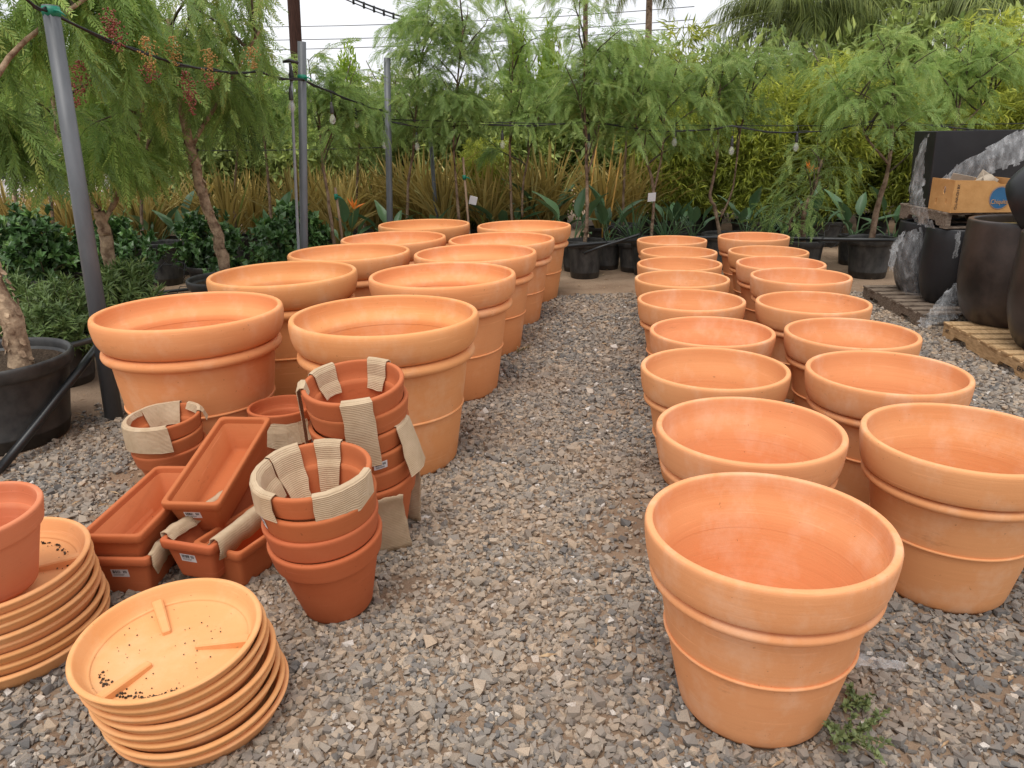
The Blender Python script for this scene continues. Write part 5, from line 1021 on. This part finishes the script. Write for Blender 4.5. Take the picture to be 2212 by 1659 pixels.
el = [(.085 * math.cos(q), .094 * math.sin(q)) for q in np.linspace(0, 2 * math.pi, 41)[:-1]]; V = [(x, 0, z) for x, z in el]; bm = bmesh.new(); bm.faces.new([bm.verts.new(v) for v in V]); lg = link('logo', bm_mesh(bm, 'logo'), BX, M_BLUE); lg.location = (.118, -bd / 2 - .0015, .118)
tm = text_mesh('Chiquita', .042); o = link('logo_lettering', tm, lg, M_BOX); o.rotation_euler = (math.pi / 2, 0, 0); o.location = (0, -.002, -.032); o.scale = (.95, 1.25, 1)
ring = [(np.array([(x * k_, -.001, z * k_) for x, z in el for k_ in (.93, .97)]), np.array([(2 * i, (2 * i + 2) % 80, (2 * i + 3) % 80, 2 * i + 1) for i in range(40)]))]; link('logo_ring', np_mesh('logo_ring', ring), lg, M_BOX)
tm = text_mesh('O-L-NA-OH BX', .030); o = link('print', tm, BX, M_INK); o.rotation_euler = (math.pi / 2, -math.pi / 2, 0); o.location = (-.225, -bd / 2 - .002, .13)
for i, (x, y, rx, ry) in enumerate([(-.12, .02, .3, .2), (.05, -.06, -.3, .5), (.13, .08, .2, -.4)]):
    o = box('packing_piece', -.1, .1, -.003, .003, -.1, .09, M_BOXIN, None, .001); o.location = Vector(BX.location) + Vector((x, y, .21)); o.rotation_euler = (rx, ry, i * .9); tag(o, ['left', 'middle', 'right'][i] + ' piece of grey cardboard packing sticking out of the fruit box', 'cardboard', 'packing in the fruit box')
o = link('packing_roll', np_mesh('packing_roll', [lathe([(.05, -.08), (.052, .09), (.047, .09), (.045, -.08)], 20, True)], True), None, M_BOXIN); o.location = Vector(BX.location) + Vector((.07, .02, .22)); o.rotation_euler = (0, 1.2, .3); tag(o, 'grey cardboard tube lying on the packing in the fruit box', 'cardboard', 'packing in the fruit box')
# plastic film
def film(label, grid, seed, amp=.03, sub=7):
    """crumpled sheet through a coarse grid of points"""
    amp = amp * .5
    r = np.random.default_rng(seed); g_ = np.array([[tuple(q) for q in row] for row in grid], float); nr, nc = g_.shape[:2]; R, C_ = (nr - 1) * sub + 1, (nc - 1) * sub + 1
    V = np.empty((R, C_, 3))
    for i in range(R):
        for j in range(C_):
            a_, b = min(i // sub, nr - 2), min(j // sub, nc - 2); s_, q = i / sub - a_, j / sub - b; V[i, j] = (g_[a_, b] * (1 - s_) + g_[a_ + 1, b] * s_) * (1 - q) + (g_[a_, b + 1] * (1 - s_) + g_[a_ + 1, b + 1] * s_) * q
    ii, jj = np.meshgrid(np.arange(R), np.arange(C_), indexing='ij')
    for k in range(5):
        f1_, f2_, ph = r.uniform(.2, 1.3), r.uniform(.2, 1.3), r.uniform(0, 6.28, 3); d = unit(r.normal(size=3)); V += (np.abs(np.sin(ii * f1_ + jj * f2_ * r.choice((-1, 1)) + ph[0])) ** .7)[..., None] * d * amp / 2.2
    V += r.normal(0, amp * .12, V.shape); F = np.array([(i * C_ + j, i * C_ + j + 1, (i + 1) * C_ + j + 1, (i + 1) * C_ + j) for i in range(R - 1) for j in range(C_ - 1)])
    edge = np.array([(i in (0, R - 2) or j in (0, C_ - 2)) for i in range(R - 1) for j in range(C_ - 1)]); F = F[~(edge & (r.random(len(F)) < .45))]
    return tag(link('plastic_film', np_mesh('plastic_film', [(V.reshape(-1, 3), F)], True), None, M_FILM), label, 'plastic film', 'torn plastic film')
film('clear film hanging over the left edge of the square planter', [[AT(2005, 286, 6.83), AT(1998, 290, 6.95), AT(1990, 300, 7.15)], [AT(1996, 340, 6.79), AT(1980, 345, 6.9), AT(1975, 350, 7.15)], [AT(1995, 400, 6.75), AT(1968, 405, 6.9), AT(1962, 410, 7.1)], [AT(2000, 450, 6.5), AT(1978, 460, 6.7), AT(1965, 450, 6.9)], [AT(2018, 492, 6.38), AT(1990, 488, 6.6), AT(1975, 480, 6.8)]], 1, .035)
film('clear film stretched diagonally across the square planter', [[AT(2235, 262, 6.78), AT(2240, 300, 6.72), AT(2238, 345, 6.66)], [AT(2150, 310, 6.76), AT(2150, 340, 6.72), AT(2150, 375, 6.72)], [AT(2075, 350, 6.76), AT(2078, 372, 6.76), AT(2080, 395, 6.78)], [AT(2020, 400, 6.78), AT(2025, 415, 6.77), AT(2030, 430, 6.78)]], 2, .03)
film('clear film wrapped round the planter at the back of the weathered pallet', [[AT(1995, 490, 6.9), AT(1962, 500, 6.88), AT(1935, 515, 7.0), AT(1925, 530, 7.2)], [AT(2003, 540, 6.86), AT(1968, 548, 6.84), AT(1938, 560, 6.96), AT(1922, 570, 7.2)], [AT(2005, 590, 6.86), AT(1975, 598, 6.84), AT(1945, 600, 6.96), AT(1932, 605, 7.2)], [AT(2006, 640, 6.88), AT(1982, 645, 6.88), AT(1955, 640, 7.0), AT(1945, 632, 7.2)]], 3, .03)
film('wisp of clear film hanging left of the wrapped planter', [[AT(1958, 500, 6.84), AT(1945, 505, 6.86)], [AT(1938, 545, 6.82), AT(1922, 540, 6.86)], [AT(1930, 600, 6.8), AT(1918, 580, 6.84)]], 4, .03)
film('clear film spilling off the weathered pallet onto the gravel', [[AT(2085, 600, 6.28), AT(2055, 615, 6.25), AT(2030, 640, 6.2)], [AT(2085, 640, 6.2), AT(2045, 650, 6.14), AT(2005, 670, 6.08)], [AT(2083, 675, 6.16), AT(2035, 682, 6.08), AT(1978, 695, 6.0)], [AT(2060, 690, 6.1), AT(2020, 700, 6.02), AT(1992, 712, 5.98)]], 5, .03)
film('small film scrap stuck to the rim of the black planter', [[AT(2062, 502, 6.34), AT(2078, 500, 6.34)], [AT(2066, 530, 6.33), AT(2076, 528, 6.33)], [AT(2056, 560, 6.33), AT(2070, 556, 6.33)]], 6, .015)
film('flattened strip of clear plastic lying on the gravel behind the front right pot', [[G(1835, 1408, .03), G(1832, 1440, .025)], [G(1880, 1412, .035), G(1878, 1444, .03)], [G(1930, 1424, .03), G(1928, 1448, .025)], [G(1968, 1432, .025), G(1962, 1448, .02)]], 7, .012, 6)

# ------------------------------------------------------------------ weeds
def weed(label, u, v, R, n, seed, mat=M_WEED, ll=.022):
    r = np.random.default_rng(seed); c = G(u, v, .012); t = thing('weed', label, 'weed', c, 'weeds in the gravel'); stems, T, D = [], [], []
    for k in range(n):
        a_ = r.uniform(0, 6.28); pp = grow((0, 0, 0), (math.cos(a_), math.sin(a_), .55), R * r.uniform(.4, 1.1), 5, -.03, r, .2); stems.append((pp, np.linspace(.0022, .001, 6)))
        for q in range(9):
            p1, d1 = interp(pp, r.uniform(.2, 1))
            for j in range(3): T.append(p1 + np.array([0, 0, .004])); D.append(unit(r.normal(0, 1, 3) + np.array([0, 0, .5])))
    n = len(T); tv, tf = folded(.55, .1, .05); link('stems', tube_mesh('stems', stems, 4), t, M_TWIGG); link('foliage', np_mesh('foliage', [inst(tv, tf, frames(np.array(D), np.tile([0, 0, 1.], (n, 1)) + r.normal(0, .3, (n, 3)), ll * r.uniform(.6, 1.2, n)), np.array(T), r.random(n))]), t, mat)
weed('low green weed at the right foot of the front pot', 1830, 1590, .15, 13, 1); weed('small green weed behind the right foot of the front pot', 1838, 1515, .08, 6, 2)
weed('dry weed at the foot of the third large pot on the path', 1120, 760, .14, 8, 3, M_LITTER, .014)
